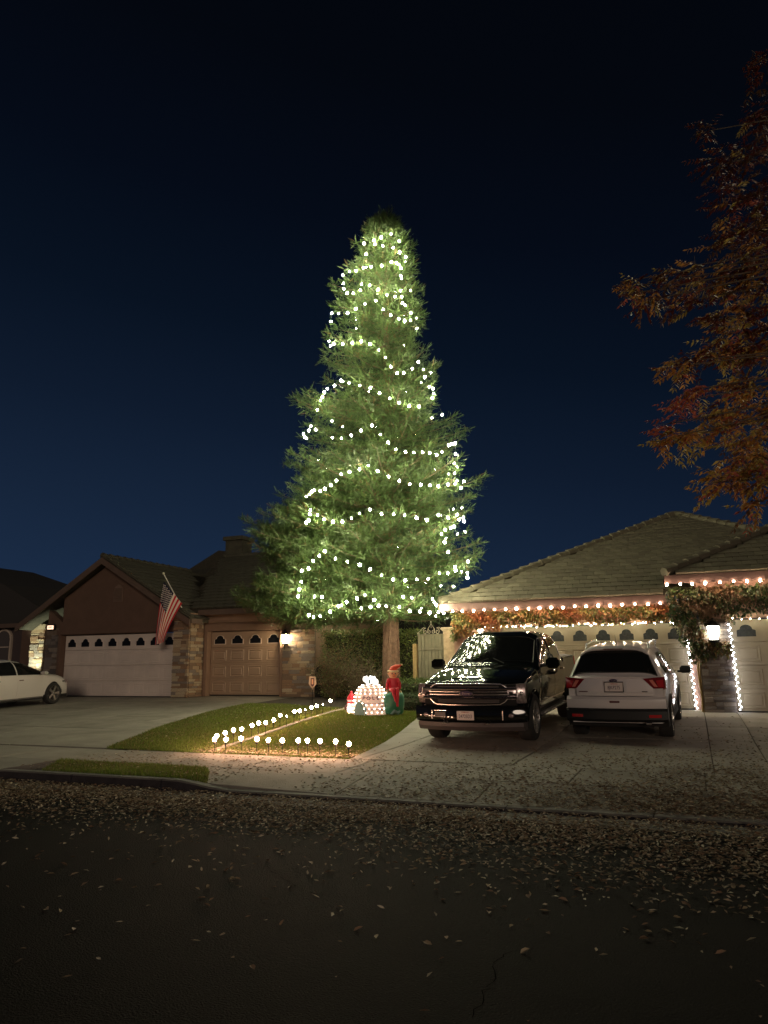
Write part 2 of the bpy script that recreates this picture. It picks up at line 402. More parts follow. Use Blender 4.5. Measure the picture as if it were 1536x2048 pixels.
LAWN_L = [(-9.71, 10.86), (-10.34, 12.35), (-11.0, 14.1), (-11.71, 16.4), (-12.1, 18.1), (-12.1, 19.3)]
LAWN_R = [(-4.99, 10.86), (-5.14, 11.9), (-5.36, 13.2), (-5.66, 14.8), (-6.05, 16.8), (-6.5, 18.4), (-6.62, 19.6)]
def slabs(name, region, xs, ys, mats, gap=.007, minA=.02, thick=.09, sub=None):
    root = tag(thing(name, None, None), kind='structure')
    for i in range(len(xs)-1):
        for j in range(len(ys)-1):
            p = clip(region, xs[i]+gap, xs[i+1]-gap, ys[j]+gap, ys[j+1]-gap)
            if len(p) < 3 or area(p) < minA: continue
            dz = rnd.uniform(-.003, .003); n = len(p); b = MB()
            cx, cy = sum(q[0] for q in p)/n, sum(q[1] for q in p)/n
            # top, a small rounded arris and the sides
            inn = [(q[0]+(cx-q[0])*.012/max(.1, math.hypot(cx-q[0], cy-q[1])), q[1]+(cy-q[1])*.012/max(.1, math.hypot(cx-q[0], cy-q[1]))) for q in p]
            b.add([(q[0], q[1], G(*q)+dz) for q in inn]+[(q[0], q[1], G(*q)+dz-.006) for q in p]+[(q[0], q[1], G(*q)-thick) for q in p],
                  [tuple(range(n))]+[(k, n+k, n+(k+1) % n, (k+1) % n) for k in range(n)]+[(n+k, 2*n+k, 2*n+(k+1) % n, n+(k+1) % n) for k in range(n)])
            o = b.build('slab', rnd.choice(mats), root, recalc=True)
    return root
def dense(poly, step=.9):
    out = []
    for i in range(len(poly)):
        a, b = poly[i], poly[(i+1) % len(poly)]; n = max(1, int(math.hypot(b[0]-a[0], b[1]-a[1])/step))
        out += [(a[0]+(b[0]-a[0])*k/n, a[1]+(b[1]-a[1])*k/n) for k in range(n)]
    return out
cm = [M['slab'], M['slab'], M['slab2']]
slabs('right_driveway', LAWN_R+[(-6.62, 20.72), (9, 20.72), (9, 10.86)], [-7, -4.85, -2.5, .13, .84, 3.6, 6.4, 9], [10.86, 12.6, 14.6, 16.4, 18.3, 20.72], cm)
slabs('left_driveway', [(-26, 10.86)]+LAWN_L+[(-12.1, 22.3), (-26, 22.3)], [-26, -23.1, -20.6, -18.3, -16.0, -13.7, -12.0, -9.6], [10.86, 13.3, 15.6, 17.25, 19.4, 22.3], cm)
slabs('sidewalk', [(-26, 9.45), (9, 9.45), (9, 10.85), (-26, 10.85)], [-26+1.53*i for i in range(24)], [9.45, 10.85], cm)
slabs('driveway_apron', [(-6.62, 9.45), (-6.26, 9.0), (-5.9, 8.46), (9, 8.46), (9, 9.45)], [-6.7, -4.1, -2.4, -.5, 1.4, 3.2, 5.2, 9], [8.46, 9.45], cm)
slabs('left_driveway_apron', [(-26, 8.46), (-9.95, 8.46), (-9.4, 9.45), (-26, 9.45)], [-26, -22, -18, -14.5, -12, -9], [8.46, 9.45], cm)

def poly_ground(name, poly, m, dz=-.012, kind='structure', step=.4):
    xs = [p[0] for p in poly]; ys = [p[1] for p in poly]; b = MB(); x = min(xs)
    while x < max(xs):
        y = min(ys)
        while y < max(ys):
            p = clip(poly, x, x+step, y, y+step)
            if len(p) >= 3 and area(p) > 1e-4: b.add([(q[0], q[1], G(*q)+dz) for q in p], [tuple(range(len(p)))])
            y += step
        x += step
    o = b.build(name, m, recalc=False); 
    bm = bmesh.new(); bm.from_mesh(o.data); bmesh.ops.remove_doubles(bm, verts=bm.verts, dist=.002)
    for f in bm.faces:
        if f.normal.z < 0: f.normal_flip()
    bm.to_mesh(o.data); bm.free()
    return tag(o, kind=kind)
LAWN = LAWN_L+[(-11.0, 19.3), (-9.71, 18.6), (-8.67, 18.55), (-6.9, 18.75), (-6.62, 19.0)]+LAWN_R[-2::-1]
BED = [(-12.08, 19.32), (-11.0, 19.3), (-9.71, 18.6), (-8.67, 18.55), (-6.9, 18.75), (-6.62, 19.0), (-6.64, 22.4), (-12.08, 22.4)]
STRIP = [(-9.3, 9.43), (-9.0, 8.9), (-8.7, 8.47), (-5.9, 8.47), (-6.25, 9.0), (-6.6, 9.43)]
poly_ground('lawn', LAWN, M['turf']); poly_ground('planting_bed', BED, M['soil']); poly_ground('verge_lawn', STRIP, M['turf'])

def inside(poly, P):
    x, y = P[:, 0], P[:, 1]; r_ = np.zeros(len(P), bool)
    for i in range(len(poly)):
        x1, y1 = poly[i-1]; x2, y2 = poly[i]
        c = ((y1 > y) != (y2 > y)) & (x < (x2-x1)*(y-y1)/((y2-y1) or 1e-9)+x1); r_ ^= c
    return r_
GV = np.vectorize(G)
def rand_in(poly, n):
    xs = [p[0] for p in poly]; ys = [p[1] for p in poly]; out = np.zeros((0, 2))
    while len(out) < n:
        q = nr.uniform((min(xs), min(ys)), (max(xs), max(ys)), (n*2, 2)); out = np.vstack([out, q[inside(poly, q)]])
    return out[:n]
def grass(name, poly, n, h, label, base=(.155, .215, .03)):
    P = rand_in(poly, n); z = GV(P[:, 0], P[:, 1])-.012
    # patchy length and colour
    pn = .5+.5*np.sin(P[:, 0]*2.1+np.sin(P[:, 1]*1.7)*1.5)*np.sin(P[:, 1]*1.3+P[:, 0]*.8)
    a = nr.uniform(0, 2*np.pi, n); H = h*nr.uniform(.45, 1.2, n)*(.75+.4*pn); w = nr.uniform(.004, .009, n)
    ln = nr.normal(0, .35, (n, 2))*H[:, None]
    c, s_ = np.cos(a)*w, np.sin(a)*w; p0 = np.column_stack([P, z])
    v = np.stack([p0+np.column_stack([c, s_, 0*c]), p0-np.column_stack([c, s_, 0*c]), p0+np.column_stack([ln, H])], 1).reshape(-1, 3)
    f = np.arange(3*n).reshape(-1, 3)
    dry = nr.rand(n) < .10+.18*(1-pn)
    col = np.array(base)[None]*nr.uniform(.6, 1.35, (n, 1))*(1+.3*(pn[:, None]-.5)); col[dry] = np.array((.28, .22, .09))*nr.uniform(.6, 1.2, (dry.sum(), 1))
    return tag(fast_mesh(name, v, f, M['grass'], col), kind='stuff')
grass('grass', LAWN, 150000, .05, ''); grass('verge_grass', STRIP, 16000, .055, '')

# pale concrete edging that runs through the lawn beside the globe lights
eb = [(-7.62, 10.9), (-7.75, 11.4), (-7.98, 12.75), (-8.16, 13.7), (-8.34, 14.95), (-8.5, 16.4), (-8.6, 17.6), (-8.66, 18.5)]
edge = tag(thing('lawn_edging', 'narrow pale concrete edging strip dividing the lawn beside the diagonal row of globe lights', 'edging', (-8.1, 14, G(-8.1, 14))))
for i in range(len(eb)-1):
    for k in range(3):
        a = [eb[i][q]+(eb[i+1][q]-eb[i][q])*k/3 for q in (0, 1)]; c = [eb[i][q]+(eb[i+1][q]-eb[i][q])*(k+1)/3 for q in (0, 1)]
        L = math.hypot(c[0]-a[0], c[1]-a[1]); mx, my = (a[0]+c[0])/2+.06, (a[1]+c[1])/2
        MB().box((mx, my, G(mx, my)+.002), (.10, L-.012, .05), rz=-math.atan2(c[0]-a[0], c[1]-a[1]), bev=.008, rx=math.atan2(G(c[0], c[1])-G(a[0], a[1]), L)).build('edging_block', M['slab'], edge)

# ---- fallen leaves
LT = np.array([(-.5, 0, 0), (0, -.2, .10), (.5, 0, .02), (0, .2, .10), (-.1, 0, -.03)]); LF = np.array([(0, 1, 4), (1, 2, 4), (2, 3, 4), (3, 0, 4)])
PAL = np.array([(.52, .41, .27), (.36, .26, .16), (.24, .155, .095), (.68, .58, .43), (.32, .19, .11), (.46, .36, .22)])
def leaves(name, P, z, smin=.03, smax=.064, dark=0.):
    n = len(P); a = nr.uniform(0, 2*np.pi, n); d = np.column_stack([np.cos(a), np.sin(a), nr.normal(0, .18, n)])
    v, f = scatter(LT, LF, np.column_stack([P, z+.006+nr.uniform(0, .012, n)]), frames(d, nr.normal(0, .35, n)), nr.uniform(smin, smax, n))
    col = PAL[nr.randint(0, len(PAL), n)]*nr.uniform(.55, 1.15, (n, 1))*(1-dark); return tag(fast_mesh(name, v, f, M['leaf'], np.repeat(col, 4, 0)), kind='stuff')
n = 54000; X = nr.uniform(-14, 5.5, n); mid = np.interp(X, [-14, -9, -3, 0, 3], [1.55, 1.6, 1.5, 2.1, 2.6])
Y = 8.28-np.abs(nr.normal(0, 1, n))**.9*mid*.62; k = (Y > 5.2) & ((nr.rand(n) < .55) | (Y < 8)); X, Y = X[k], Y[k]
cl = np.sin(X*2.3+Y*1.1)*np.sin(Y*3.1-X*.7); k = nr.rand(len(X)) < .78+.3*cl; X, Y = X[k], Y[k]
leaves('gutter_leaf_litter', np.column_stack([X, Y]), np.where(Y < 7.84, ROADZ(Y), ROADZ(7.84)+.004)+nr.uniform(0, .02, len(X)))
n = 1000; X = nr.uniform(-8, 4, n); Y = 6.3-nr.exponential(1.0, n); k = (Y > 1.5) & (nr.rand(n) < np.interp(X, [-8, -3, 3], [.25, .5, 1])); X, Y = X[k], Y[k]
leaves('scattered_road_leaves', np.column_stack([X, Y]), ROADZ(Y))
# apron, sidewalk and drives: thicker towards the right
n = 52000; X = nr.uniform(-9, 5, n); Y = 8.5+nr.exponential(2.1, n)
den = np.interp(X, [-9, -5.5, -3, -.8, .6, 4], [.06, .14, .30, .75, 1.2, 1.3])*np.interp(Y, [8.4, 10.8, 14, 20], [1, .9, .55, .3])
cl = .5+.5*np.sin(X*1.7+np.sin(Y*1.3))*np.sin(Y*1.9-X*.6); den *= .35+.9*cl
k = (nr.rand(n) < den) & (Y < 20) & ((X > -4.6-.09*(Y-10)) | (Y < 10.8)) ; X, Y = X[k], Y[k]
leaves('driveway_leaf_litter', np.column_stack([X, Y]), GV(X, Y), .03, .065, .28)
n = 11000; X = nr.uniform(-4.5, 5.5, n); Y = 8.62+nr.normal(0, .36, n); k = ((Y < 8.22) | (Y > 8.34)) & (nr.rand(n) < np.interp(X, [-4.5, -2, .5, 3], [.08, .45, .9, 1])); X, Y = X[k], Y[k]
leaves('kerb_leaf_drift', np.column_stack([X, Y]), np.maximum(np.where(Y < 8.31, .012, GV(X, Y)), .03*(Y > 8.2))+nr.uniform(0, .02, len(X)), .03, .06, .1)
P = np.vstack([rand_in(LAWN, 900), np.column_stack([nr.uniform(-7.8, -4.9, 1500), 10.75+nr.exponential(.35, 1500)])]); P = P[P[:, 1] < 19]
leaves('lawn_leaves', P, GV(P[:, 0], P[:, 1])+.025, .03, .06)
leaves('verge_leaves', rand_in([(-9.3, 8.5), (-5.6, 8.5), (-5.2, 10.8), (-9.3, 10.8)], 480), .15+0*nr.rand(480), .03, .06)
# the larger leaves one can pick out on the open asphalt
lm = []
for q in range(6):
    b = MB(); w = .16+.06*(q % 3); cu = (.06, .12, .2)[q % 3]
    b.add([(-.5, 0, 0), (-.2, -w, cu), (.2, -w*.9, cu*1.1), (.55, 0, .02+cu*.4), (.2, w*.9, cu), (-.2, w, cu*.9), (0, 0, 0), (-.72, .03, .02)], [(0, 1, 6), (1, 2, 6), (2, 3, 6), (3, 4, 6), (4, 5, 6), (5, 0, 6), (0, 6, 7)])
    o = b.build('leaf_shape', mat('road_leaf_%s' % 'abcdef'[q], tuple(PAL[q]*1.15), .7, var=.2, scale=20)); lm.append(o.data); bpy.data.objects.remove(o)
k = 0
while k < 170:
    px, py = rnd.uniform(20, 1530), 1700+rnd.expovariate(1/75.)
    if py > 2040 or rnd.random() > .35+.65*px/1536: continue
    d = ray(px, py); t = (.05-EYE[2])/d[2]; q = EYE+d*t
    if q[1] > 6.3: continue
    o = inst('fallen_leaf', rnd.choice(lm), None, (q[0], q[1], ROADZ(q[1])+.006), (rnd.gauss(0, .25), rnd.gauss(0, .2), rnd.uniform(0, 6.3)), (rnd.uniform(.034, .062),)*3)
    tag(o, 'dry fallen leaf lying alone on the open asphalt in the foreground', 'leaf', 'single leaves scattered on the road'); k += 1
# ------------------------------------------------------------------ house building helpers
UNIT = []
for q in range(5):
    b = MB(); b.box((0, 0, 0), (1, 1, 1), bev=.08)
    r_ = random.Random(q); b.v = [(x+r_.uniform(-.03, .03), y+r_.uniform(-.05, .05), z+r_.uniform(-.05, .05)) for x, y, z in b.v]
    o = b.build('stone', M['mortar']); UNIT.append(o.data); bpy.data.objects.remove(o)
def stone_meshes(mats):
    out = []
    for m in mats:
        for u_ in UNIT[:3]:
            q = u_.copy(); q.materials.clear(); q.materials.append(m); out.append(q)
    return out
SM_A = stone_meshes(M['stones']); SM_B = stone_meshes(M['stoneB'])
def veneer(parent, face, a0, a1, z0, z1, fixed, meshes, r_, hmin=.06, hmax=.13, proud=.035):
    """face: 'y' -> wall facing -Y at Y=fixed, a along X;  'x' -> wall facing +X at X=fixed, a along Y"""
    L = parent.location; pl = parent.parent.location if parent.parent else Vector((0, 0, 0))
    z = z0
    while z < z1-.02:
        h = min(r_.uniform(hmin, hmax), z1-z); h = z1-z if z1-z-h < .03 else h; a = a0
        while a < a1-.02:
            w = min(r_.uniform(.14, .42), a1-a); w = a1-a if a1-a-w < .06 else w
            p = r_.uniform(.015, proud); g = .008
            c = (a+w/2, z+h/2); t = .05+p
            if face == 'y': loc = (c[0], fixed-p/2+.01, c[1]); sc = (w-g, t, h-g)
            else: loc = (fixed+p/2-.01, c[0], c[1]); sc = (t, w-g, h-g)
            inst('stone', r_.choice(meshes), parent, Vector(loc)-pl-L, (0, 0, 0), sc)
            a += w
        z += h

def arch(cx, z, w, h, k=1., flat=False):
    W_, p = w/2*k, []
    p = [(cx-W_, z-(k-1)*w*.4), (cx-W_, z+h*.52), (cx-W_*.86, z+h*.58), (cx-W_*.72, z+h*.60)]
    for i in range(0, 9):
        a = math.pi*(1-i/8); p.append((cx+W_*.66*math.cos(a), z+h*.62+h*.38*k*math.sin(a)**.9))
    p += [(cx+W_*.72, z+h*.60), (cx+W_*.86, z+h*.58), (cx+W_, z+h*.52), (cx+W_, z-(k-1)*w*.4)]
    return p
def garage_door(house, x0, x1, z0, z1, Y, n, md, mf, mp, relief=.014):
    H = z1-z0; s = H/4; w = (x1-x0)/n
    b = MB()
    for k in range(4): b.bb((x0, Y, z0+k*s+.006), (x1, Y+.05, z0+(k+1)*s-.006), bev=.006)
    b.bb((x0, Y+.045, z0), (x1, Y+.07, z1))
    door = b.build('garage_door', md, house)
    MB().bb((x0, Y-.012, z0-.005), (x1, Y+.04, z0+.03)).build('bottom_seal', M['black'], door)
    for k in range(3):
        for i in range(n):
            cx, cz = x0+(i+.5)*w, z0+(k+.5)*s; hw, hh = w*.38, s*.34
            p = MB(); lv = [(1, 0), (.93, -relief), (.84, -relief), (.70, relief*.2)]
            rings = [[(cx+sx_*(hw-(1-f)*hw*.9), Y+.001-d_, cz+sz*(hh-(1-f)*hw*.9)) for sx_, sz in ((-1, -1), (1, -1), (1, 1), (-1, 1))] for f, d_ in [(1, 0), (.96, relief), (.90, relief), (.86, .002), (.74, .002), (.66, relief*.9)]]
            vs = [q for r_ in rings for q in r_]; fs = []
            for a in range(5):
                for j in range(4): fs.append((a*4+j, a*4+(j+1) % 4, a*4+4+(j+1) % 4, a*4+4+j))
            fs.append((20, 21, 22, 23)); p.add(vs, fs); p.build('panel', md, door)
    for i in range(n):
        cx, cz = x0+(i+.5)*w, z0+3*s+s*.24; ww, hh = w*.60, s*.52
        out, inn = arch(cx, cz, ww, hh, 1.14), arch(cx, cz, ww, hh, 1.0); k = len(out); f = MB()
        vs = [(x, Y-.018, z) for x, z in out]+[(x, Y-.018, z) for x, z in inn]+[(x, Y, z) for x, z in out]+[(x, Y+.012, z) for x, z in inn]
        fs = [(j, (j+1) % k, k+(j+1) % k, k+j) for j in range(k)]+[(2*k+j, 2*k+(j+1) % k, (j+1) % k, j) for j in range(k)]+[(k+j, k+(j+1) % k, 3*k+(j+1) % k, 3*k+j) for j in range(k)]
        f.add(vs, fs); f.build('window_frame', mf, door, recalc=False)
        MB().add([(x, Y-.004, z) for x, z in inn], [tuple(range(k))[::-1]]).build('pane', mp, door)
    return door

TILE = {}
def tile_mesh(m):
    if m.name not in TILE:
        b = MB(); w = .322; t = .046
        top = [(-w/2, -.19, t), (-w*.1, -.19, t+.006), (w/2, -.19, t), (w/2, .2, .004), (-w*.1, .2, .008), (-w/2, .2, .004)]
        b.add(top+[(-w/2, -.19, 0), (w/2, -.19, 0), (w/2, .2, -.004), (-w/2, .2, -.004)], [(0, 1, 4, 5), (1, 2, 3, 4), (6, 7, 2, 1, 0), (7, 8, 3, 2), (9, 6, 0, 5)])
        o = b.build('tile_shape', m); TILE[m.name] = o.data; bpy.data.objects.remove(o)
    return TILE[m.name]
def tiled_plane(house, roof, O, U, V, poly, mats, nparts, seed=1, exp_=.31, tw=.335):
    """poly in (u, v) metres on the plane through O with axes U (along the eave) and V (up the slope)"""
    r_ = random.Random(seed); O, U, V = Vector(O), Vector(U).normalized(), Vector(V).normalized(); N = U.cross(V).normalized()
    us = [p[0] for p in poly]; vs = [p[1] for p in poly]; P = []
    v = min(vs)+.17; row = 0
    while v < max(vs):
        u = min(us)+(.5*tw if row % 2 else 0)
        while u < max(us)+tw:
            P.append((u, v)); u += tw
        v += exp_; row += 1
    ok = inside(poly, np.array(P)); P = [p for p, k in zip(P, ok) if k]
    P.sort(key=lambda p: (O+U*p[0]+V*p[1]).length)
    bulk = MB()
    for i, (u, v) in enumerate(P):
        p = O+U*u+V*v+N*.035; ang = r_.gauss(0, .012)
        u2 = (U*math.cos(ang)+V*math.sin(ang)); v2 = N.cross(u2); n2 = (N+V*-.05).normalized(); v2 = n2.cross(u2)
        Mx = Matrix((u2, v2, n2)).transposed().to_4x4(); m = r_.choice(mats); sc = Matrix.Scale(r_.uniform(.97, 1.02), 4)
        if i < nparts:
            o = inst('roof_tile', tile_mesh(m), roof, (0, 0, 0)); o.matrix_basis = Matrix.Translation(p-house.location) @ Mx
        else:
            T = Matrix.Translation(p) @ Mx; me = tile_mesh(m)
            bulk.add([tuple(T @ q.co) for q in me.vertices], [tuple(f.vertices) for f in me.polygons], mats.index(m))
    if bulk.v: tag(bulk.build('roof_tiles', mats, roof_world(roof, house)), kind='stuff')
def roof_world(roof, house): return roof
def ridge(house, roof, a, b, m, r_=.11):
    a, b = Vector(a), Vector(b); n = max(1, int((b-a).length/.36)); d = (b-a)/n
    for i in range(n):
        s = MB(); p, q = a+d*i-d*.06, a+d*(i+1)
        s.tube([p+Vector((0, 0, .03)), q+Vector((0, 0, .0))], [r_*1.05, r_*.9], 7); s.build('ridge_tile', m, roof)

def lantern(label, x, y, z, sc, glow, wall_dy=.12):
    t = thing('wall_lantern', label, 'lantern', (x, y, z), group='wall lanterns beside the garage doors')
    L = lambda pts: [(r_*sc, z_*sc) for r_, z_ in pts]
    b = MB(); b.lathe(L([(.05, -.02), (.09, 0), (.09, .012), (.045, .03)]), (0, 0, -.13*sc), 8); b.build('base', M['metal_black'], t, local=True)
    MB().lathe(L([(.055, -.12), (.085, .02), (.09, .11)]), (0, 0, 0), 8).build('glass', glow, t, local=True)
    b = MB(); b.lathe(L([(.115, .11), (.12, .125), (.05, .19), (.02, .21), (.025, .235), (.004, .26)]), (0, 0, 0), 8); b.build('cap', M['metal_black'], t, local=True)
    b = MB()
    for k in range(6):
        a = math.pi*k/3; b.tube([(math.cos(a)*.062*sc, math.sin(a)*.062*sc, -.12*sc), (math.cos(a)*.098*sc, math.sin(a)*.098*sc, .11*sc)], .005, 4)
    b.tube([(0, 0, .2*sc), (0, wall_dy*.6, .27*sc), (0, wall_dy, .1*sc)], .009, 5); b.box((0, wall_dy, .02), (.1, .02, .2), bev=.008)
    b.tube([(0, 0, -.14*sc), (0, 0, -.24*sc), (0, .001, -.28*sc)], [.02, .012, .003], 6); b.build('bracket', M['metal_black'], t, local=True)
    return t

def light_string(label, pts, bm, group, mw, wire=True, drop=.03, name='string_lights', rz=False):
    loc = Vector(pts[0]); t = thing(name, label, 'string lights', loc, group=group)
    if wire:
        w = []
        for a, b_ in zip(pts, pts[1:]):
            a, b_ = Vector(a), Vector(b_); L = (b_-a).length
            w += [a+Vector((0, 0, drop)), (a+b_)/2+Vector((0, 0, drop-.06*min(L, .6)))]
        w.append(Vector(pts[-1])+Vector((0, 0, drop))); MB().tube(w, .004, 3).build('wire', mw, t)
    for p in pts: inst('bulb', bm, t, Vector(p)-loc, (rnd.gauss(0, .3), rnd.gauss(0, .3), 0), (rnd.uniform(.72, 1.12),)*3)
    return t

# ------------------------------------------------------------------ left house
hA = thing('brown_house', 'brown stucco house with front gable, wide pale garage door and smaller tan one', 'house', (-18.5, 22, .5))
b = MB()
g = [(-22.12, .45), (-21.42, .45), (-21.42, 2.74), (-16.40, 2.74), (-16.40, .45), (-15.75, .45), (-15.75, 3.22), (-19.33, 5.30), (-22.12, 3.68)]
b.prism([g[0], g[1], g[2], (-21.42, 3.2), (-22.12, 3.68)], 1, 21.3, 21.6); b.prism([g[3], g[4], g[5], g[6], (-16.40, 3.6)], 1, 21.3, 21.6)
b.prism([(-21.42, 2.74), (-16.40, 2.74), (-16.40, 3.6), (-19.33, 5.30), (-21.42, 4.09)], 1, 21.3, 21.6)
b.bb((-15.79, 21.6, .45), (-15.77, 22.2, 3.3)); b.bb((-22.12, 21.6, .45), (-21.9, 23, 3.3))
b.bb((-24.6, 22.4, .4), (-22.12, 22.6, 3.1))
b.build('wall', M['stuccoA'], hA, recalc=True)
b = MB(); b.bb((-15.75, 22.05, .45), (-15.52, 22.3, 3.3)); b.bb((-15.52, 22.05, 2.75), (-12.64, 22.3, 3.3)); b.bb((-12.64, 22.05, .45), (-11.35, 22.3, 3.3)); b.bb((-11.37, 22.3, .45), (-11.35, 30, 3.3))
b.build('wall', M['stuccoA2'], hA, recalc=True)
b = MB(); b.bb((-21.6, 21.22, 2.76), (-16.2, 21.298, 2.92)); b.bb((-21.5, 21.24, 2.92), (-16.3, 21.298, 2.95)); b.bb((-21.52, 21.25, .55), (-21.42, 21.298, 2.76))
b.build('door_trim', M['stuccoA'], hA)
b = MB(); b.bb((-15.6, 21.97, 2.76), (-12.5, 22.048, 2.96)); b.bb((-15.62, 21.9, 3.10), (-11.7, 22.048, 3.32)); b.bb((-15.72, 21.95, 3.04), (-11.8, 22.048, 3.10)); b.bb((-15.62, 21.97, .57), (-15.52, 22.048, 2.76)); b.bb((-12.64, 21.97, .57), (-12.56, 22.048, 2.76))
b.build('door_trim', M['stuccoA2'], hA)
garage_door(hA, -21.40, -16.42, .55, 2.72, 21.50, 8, M['doorA'], M['doorA'], M['pane'], .006)
garage_door(hA, -15.50, -12.66, .585, 2.73, 22.20, 4, M['doorA2'], M['frameW'], M['pane'], .016)
rs = random.Random(3)
p = MB().bb((-16.36, 21.26, .5), (-15.75, 21.3, 3.15)).build('stone_pier', M['mortar'], hA)
veneer(p, 'y', -16.38, -15.73, .56, 3.1, 21.26, SM_A, rs)
p = MB().bb((-15.79, 21.3, .5), (-15.74, 22.06, 3.15)).build('stone_pier', M['mortar'], hA); veneer(p, 'x', 21.28, 22.03, .56, 3.1, -15.74, SM_A, rs)
p = MB().bb((-22.12, 21.27, .5), (-21.55, 21.3, 3.0)).build('stone_pier', M['mortar'], hA); veneer(p, 'y', -22.12, -21.55, .56, 2.75, 21.27, SM_B, rs)
p = MB().bb((-23.38, 21.75, .5), (-22.70, 22.4, 3.2)).build('stone_pier', M['mortar'], hA); veneer(p, 'y', -23.38, -22.70, 1.35, 3.0, 21.75, SM_A, rs, .07, .15, .06)
MB().bb((-23.41, 21.70, .55), (-22.67, 22.42, 1.35)).build('pier_foot', M['stones'][3], hA); MB().bb((-23.41, 21.70, 3.0), (-22.67, 22.42, 3.2)).build('pier_cap', M['stones'][3], hA)
p = MB().bb((-12.54, 22.0, .5), (-11.36, 22.05, 2.95)).build('stone_pier', M['mortar'], hA); veneer(p, 'y', -12.54, -11.36, .57, 2.72, 22.0, SM_A, rs)
p = MB().bb((-16.42, 21.15, 3.12), (-15.62, 22.05, 3.35)).build('pier_cap', M['stuccoA2'], hA)
# arched gable vent
v = MB().prism([(x, z) for x, z in [(-19.09, 3.86), (-18.67, 3.86), (-18.67, 4.26), (-18.72, 4.4), (-18.88, 4.48), (-19.04, 4.4), (-19.09, 4.26)]], 1, 21.25, 21.299).build('vent', M['vent'], hA, recalc=True)
for k in range(7): MB().box((-18.88, 21.235, 3.93+k*.065), (.34, .05, .012), rx=.6).build('slat', M['vent'], v)
# roofs
roof = MB()
zr = lambda X: 5.46-.60*abs(X+19.33)
def slabpts(a, b_, c, d, t=.10): return [a, b_, c, d]+[(q[0], q[1], q[2]-t) for q in (a, b_, c, d)]
BX = [(0, 1, 2, 3), (7, 6, 5, 4), (0, 4, 5, 1), (1, 5, 6, 2), (2, 6, 7, 3), (3, 7, 4, 0)]
roof.add(slabpts((-19.33, 20.85, 5.46), (-15.45, 20.85, zr(-15.45)), (-15.45, 21.9, zr(-15.45)), (-19.33, 26.0, 5.46)), BX)
roof.add(slabpts((-19.33, 20.85, 5.46), (-19.33, 28, 5.46), (-23.3, 28, zr(-23.3)), (-23.3, 20.85, zr(-23.3))), BX)
roof.add(slabpts((-15.9, 21.55, 3.48), (-10.9, 21.55, 3.48), (-10.9, 26.8, 6.10), (-18.2, 26.8, 6.10), .1), BX)
roof.add(slabpts((-18.2, 26.8, 6.10), (-10.9, 26.8, 6.10), (-10.9, 32, 3.5), (-18.2, 32, 3.5), .1), BX)
roof.add(slabpts((-19.6, 28.0, 5.9), (-23.0, 28.5, 5.9), (-28.2, 24.5, 3.3), (-19.6, 24.5, 3.9), .1), BX)
roof.prism([(-26.5, 3.3), (-19.5, 3.3), (-19.5, 5.6), (-22.5, 5.6)], 1, 27.5, 31)
rA = roof.build('roof', M['roofA'], hA, recalc=True)
nv = math.sqrt(1+.6**2)
tiled_plane(hA, rA, (-15.45, 20.9, zr(-15.45)), (0, 1, 0), (-1, 0, .6), [(0, 0), (1.0, 0), (5.1, 4.5), (0, 4.5)], [M['roofA']], 120, 2)
tiled_plane(hA, rA, (-15.9, 21.55, 3.48), (1, 0, 0), (0, 1, .5), [(0, 0), (5, 0), (5, 5.8), (-2.3, 5.8)], [M['roofA']], 160, 3)
ridge(hA, rA, (-19.33, 20.85, 5.47), (-19.33, 26.0, 5.47), M['roofA']); ridge(hA, rA, (-15.42, 20.88, zr(-15.45)+.02), (-19.33, 20.88, 5.48), M['roofA'], .09); ridge(hA, rA, (-18.2, 26.8, 6.12), (-11, 26.8, 6.12), M['roofA'])
b = MB()
for sgn in (1, -1):
    x1_ = -19.33+sgn*3.9; b.add([(-19.33, 20.80, 5.44), (x1_, 20.80, zr(x1_)-.02), (x1_, 20.80, zr(x1_)-.24), (-19.33, 20.80, 5.20), (-19.33, 20.85, 5.44), (x1_, 20.85, zr(x1_)-.02), (x1_, 20.85, zr(x1_)-.24), (-19.33, 20.85, 5.20)], BX)
b.bb((-15.6, 21.50, 3.28), (-10.9, 21.55, 3.46)); b.bb((-15.46, 20.9, 2.98), (-15.41, 21.5, 3.14))
b.build('fascia', M['trimA'], hA, recalc=True)
MB().bb((-15.6, 21.56, 3.34), (-10.9, 22.04, 3.36)).build('soffit', M['stuccoA2'], hA)
ch = on_y(473, 1075, 27.6)
c_ = MB().bb((ch[0]-.42, 27.4, 4), (ch[0]+.42, 28.2, ch[2]), bev=.02).build('chimney', M['roofA'], rA); MB().bb((ch[0]-.5, 27.3, ch[2]-.15), (ch[0]+.5, 28.3, ch[2]+.02)).build('chimney_cap', M['roofA'], rA).location = (0, 0, 0)
# utility door / arched recess beside the stone wall
MB().prism([(-11.30, .55), (-10.92, .55), (-10.92, 1.35), (-11.0, 1.5), (-11.11, 1.56), (-11.22, 1.5), (-11.30, 1.35)], 1, 21.9, 22.0).build('side_door', M['dark'], hA, recalc=True)

lantern('small glowing lantern on the stone pier right of the tan garage door', -12.40, 21.86, 2.42, 1.25, L_LANT)
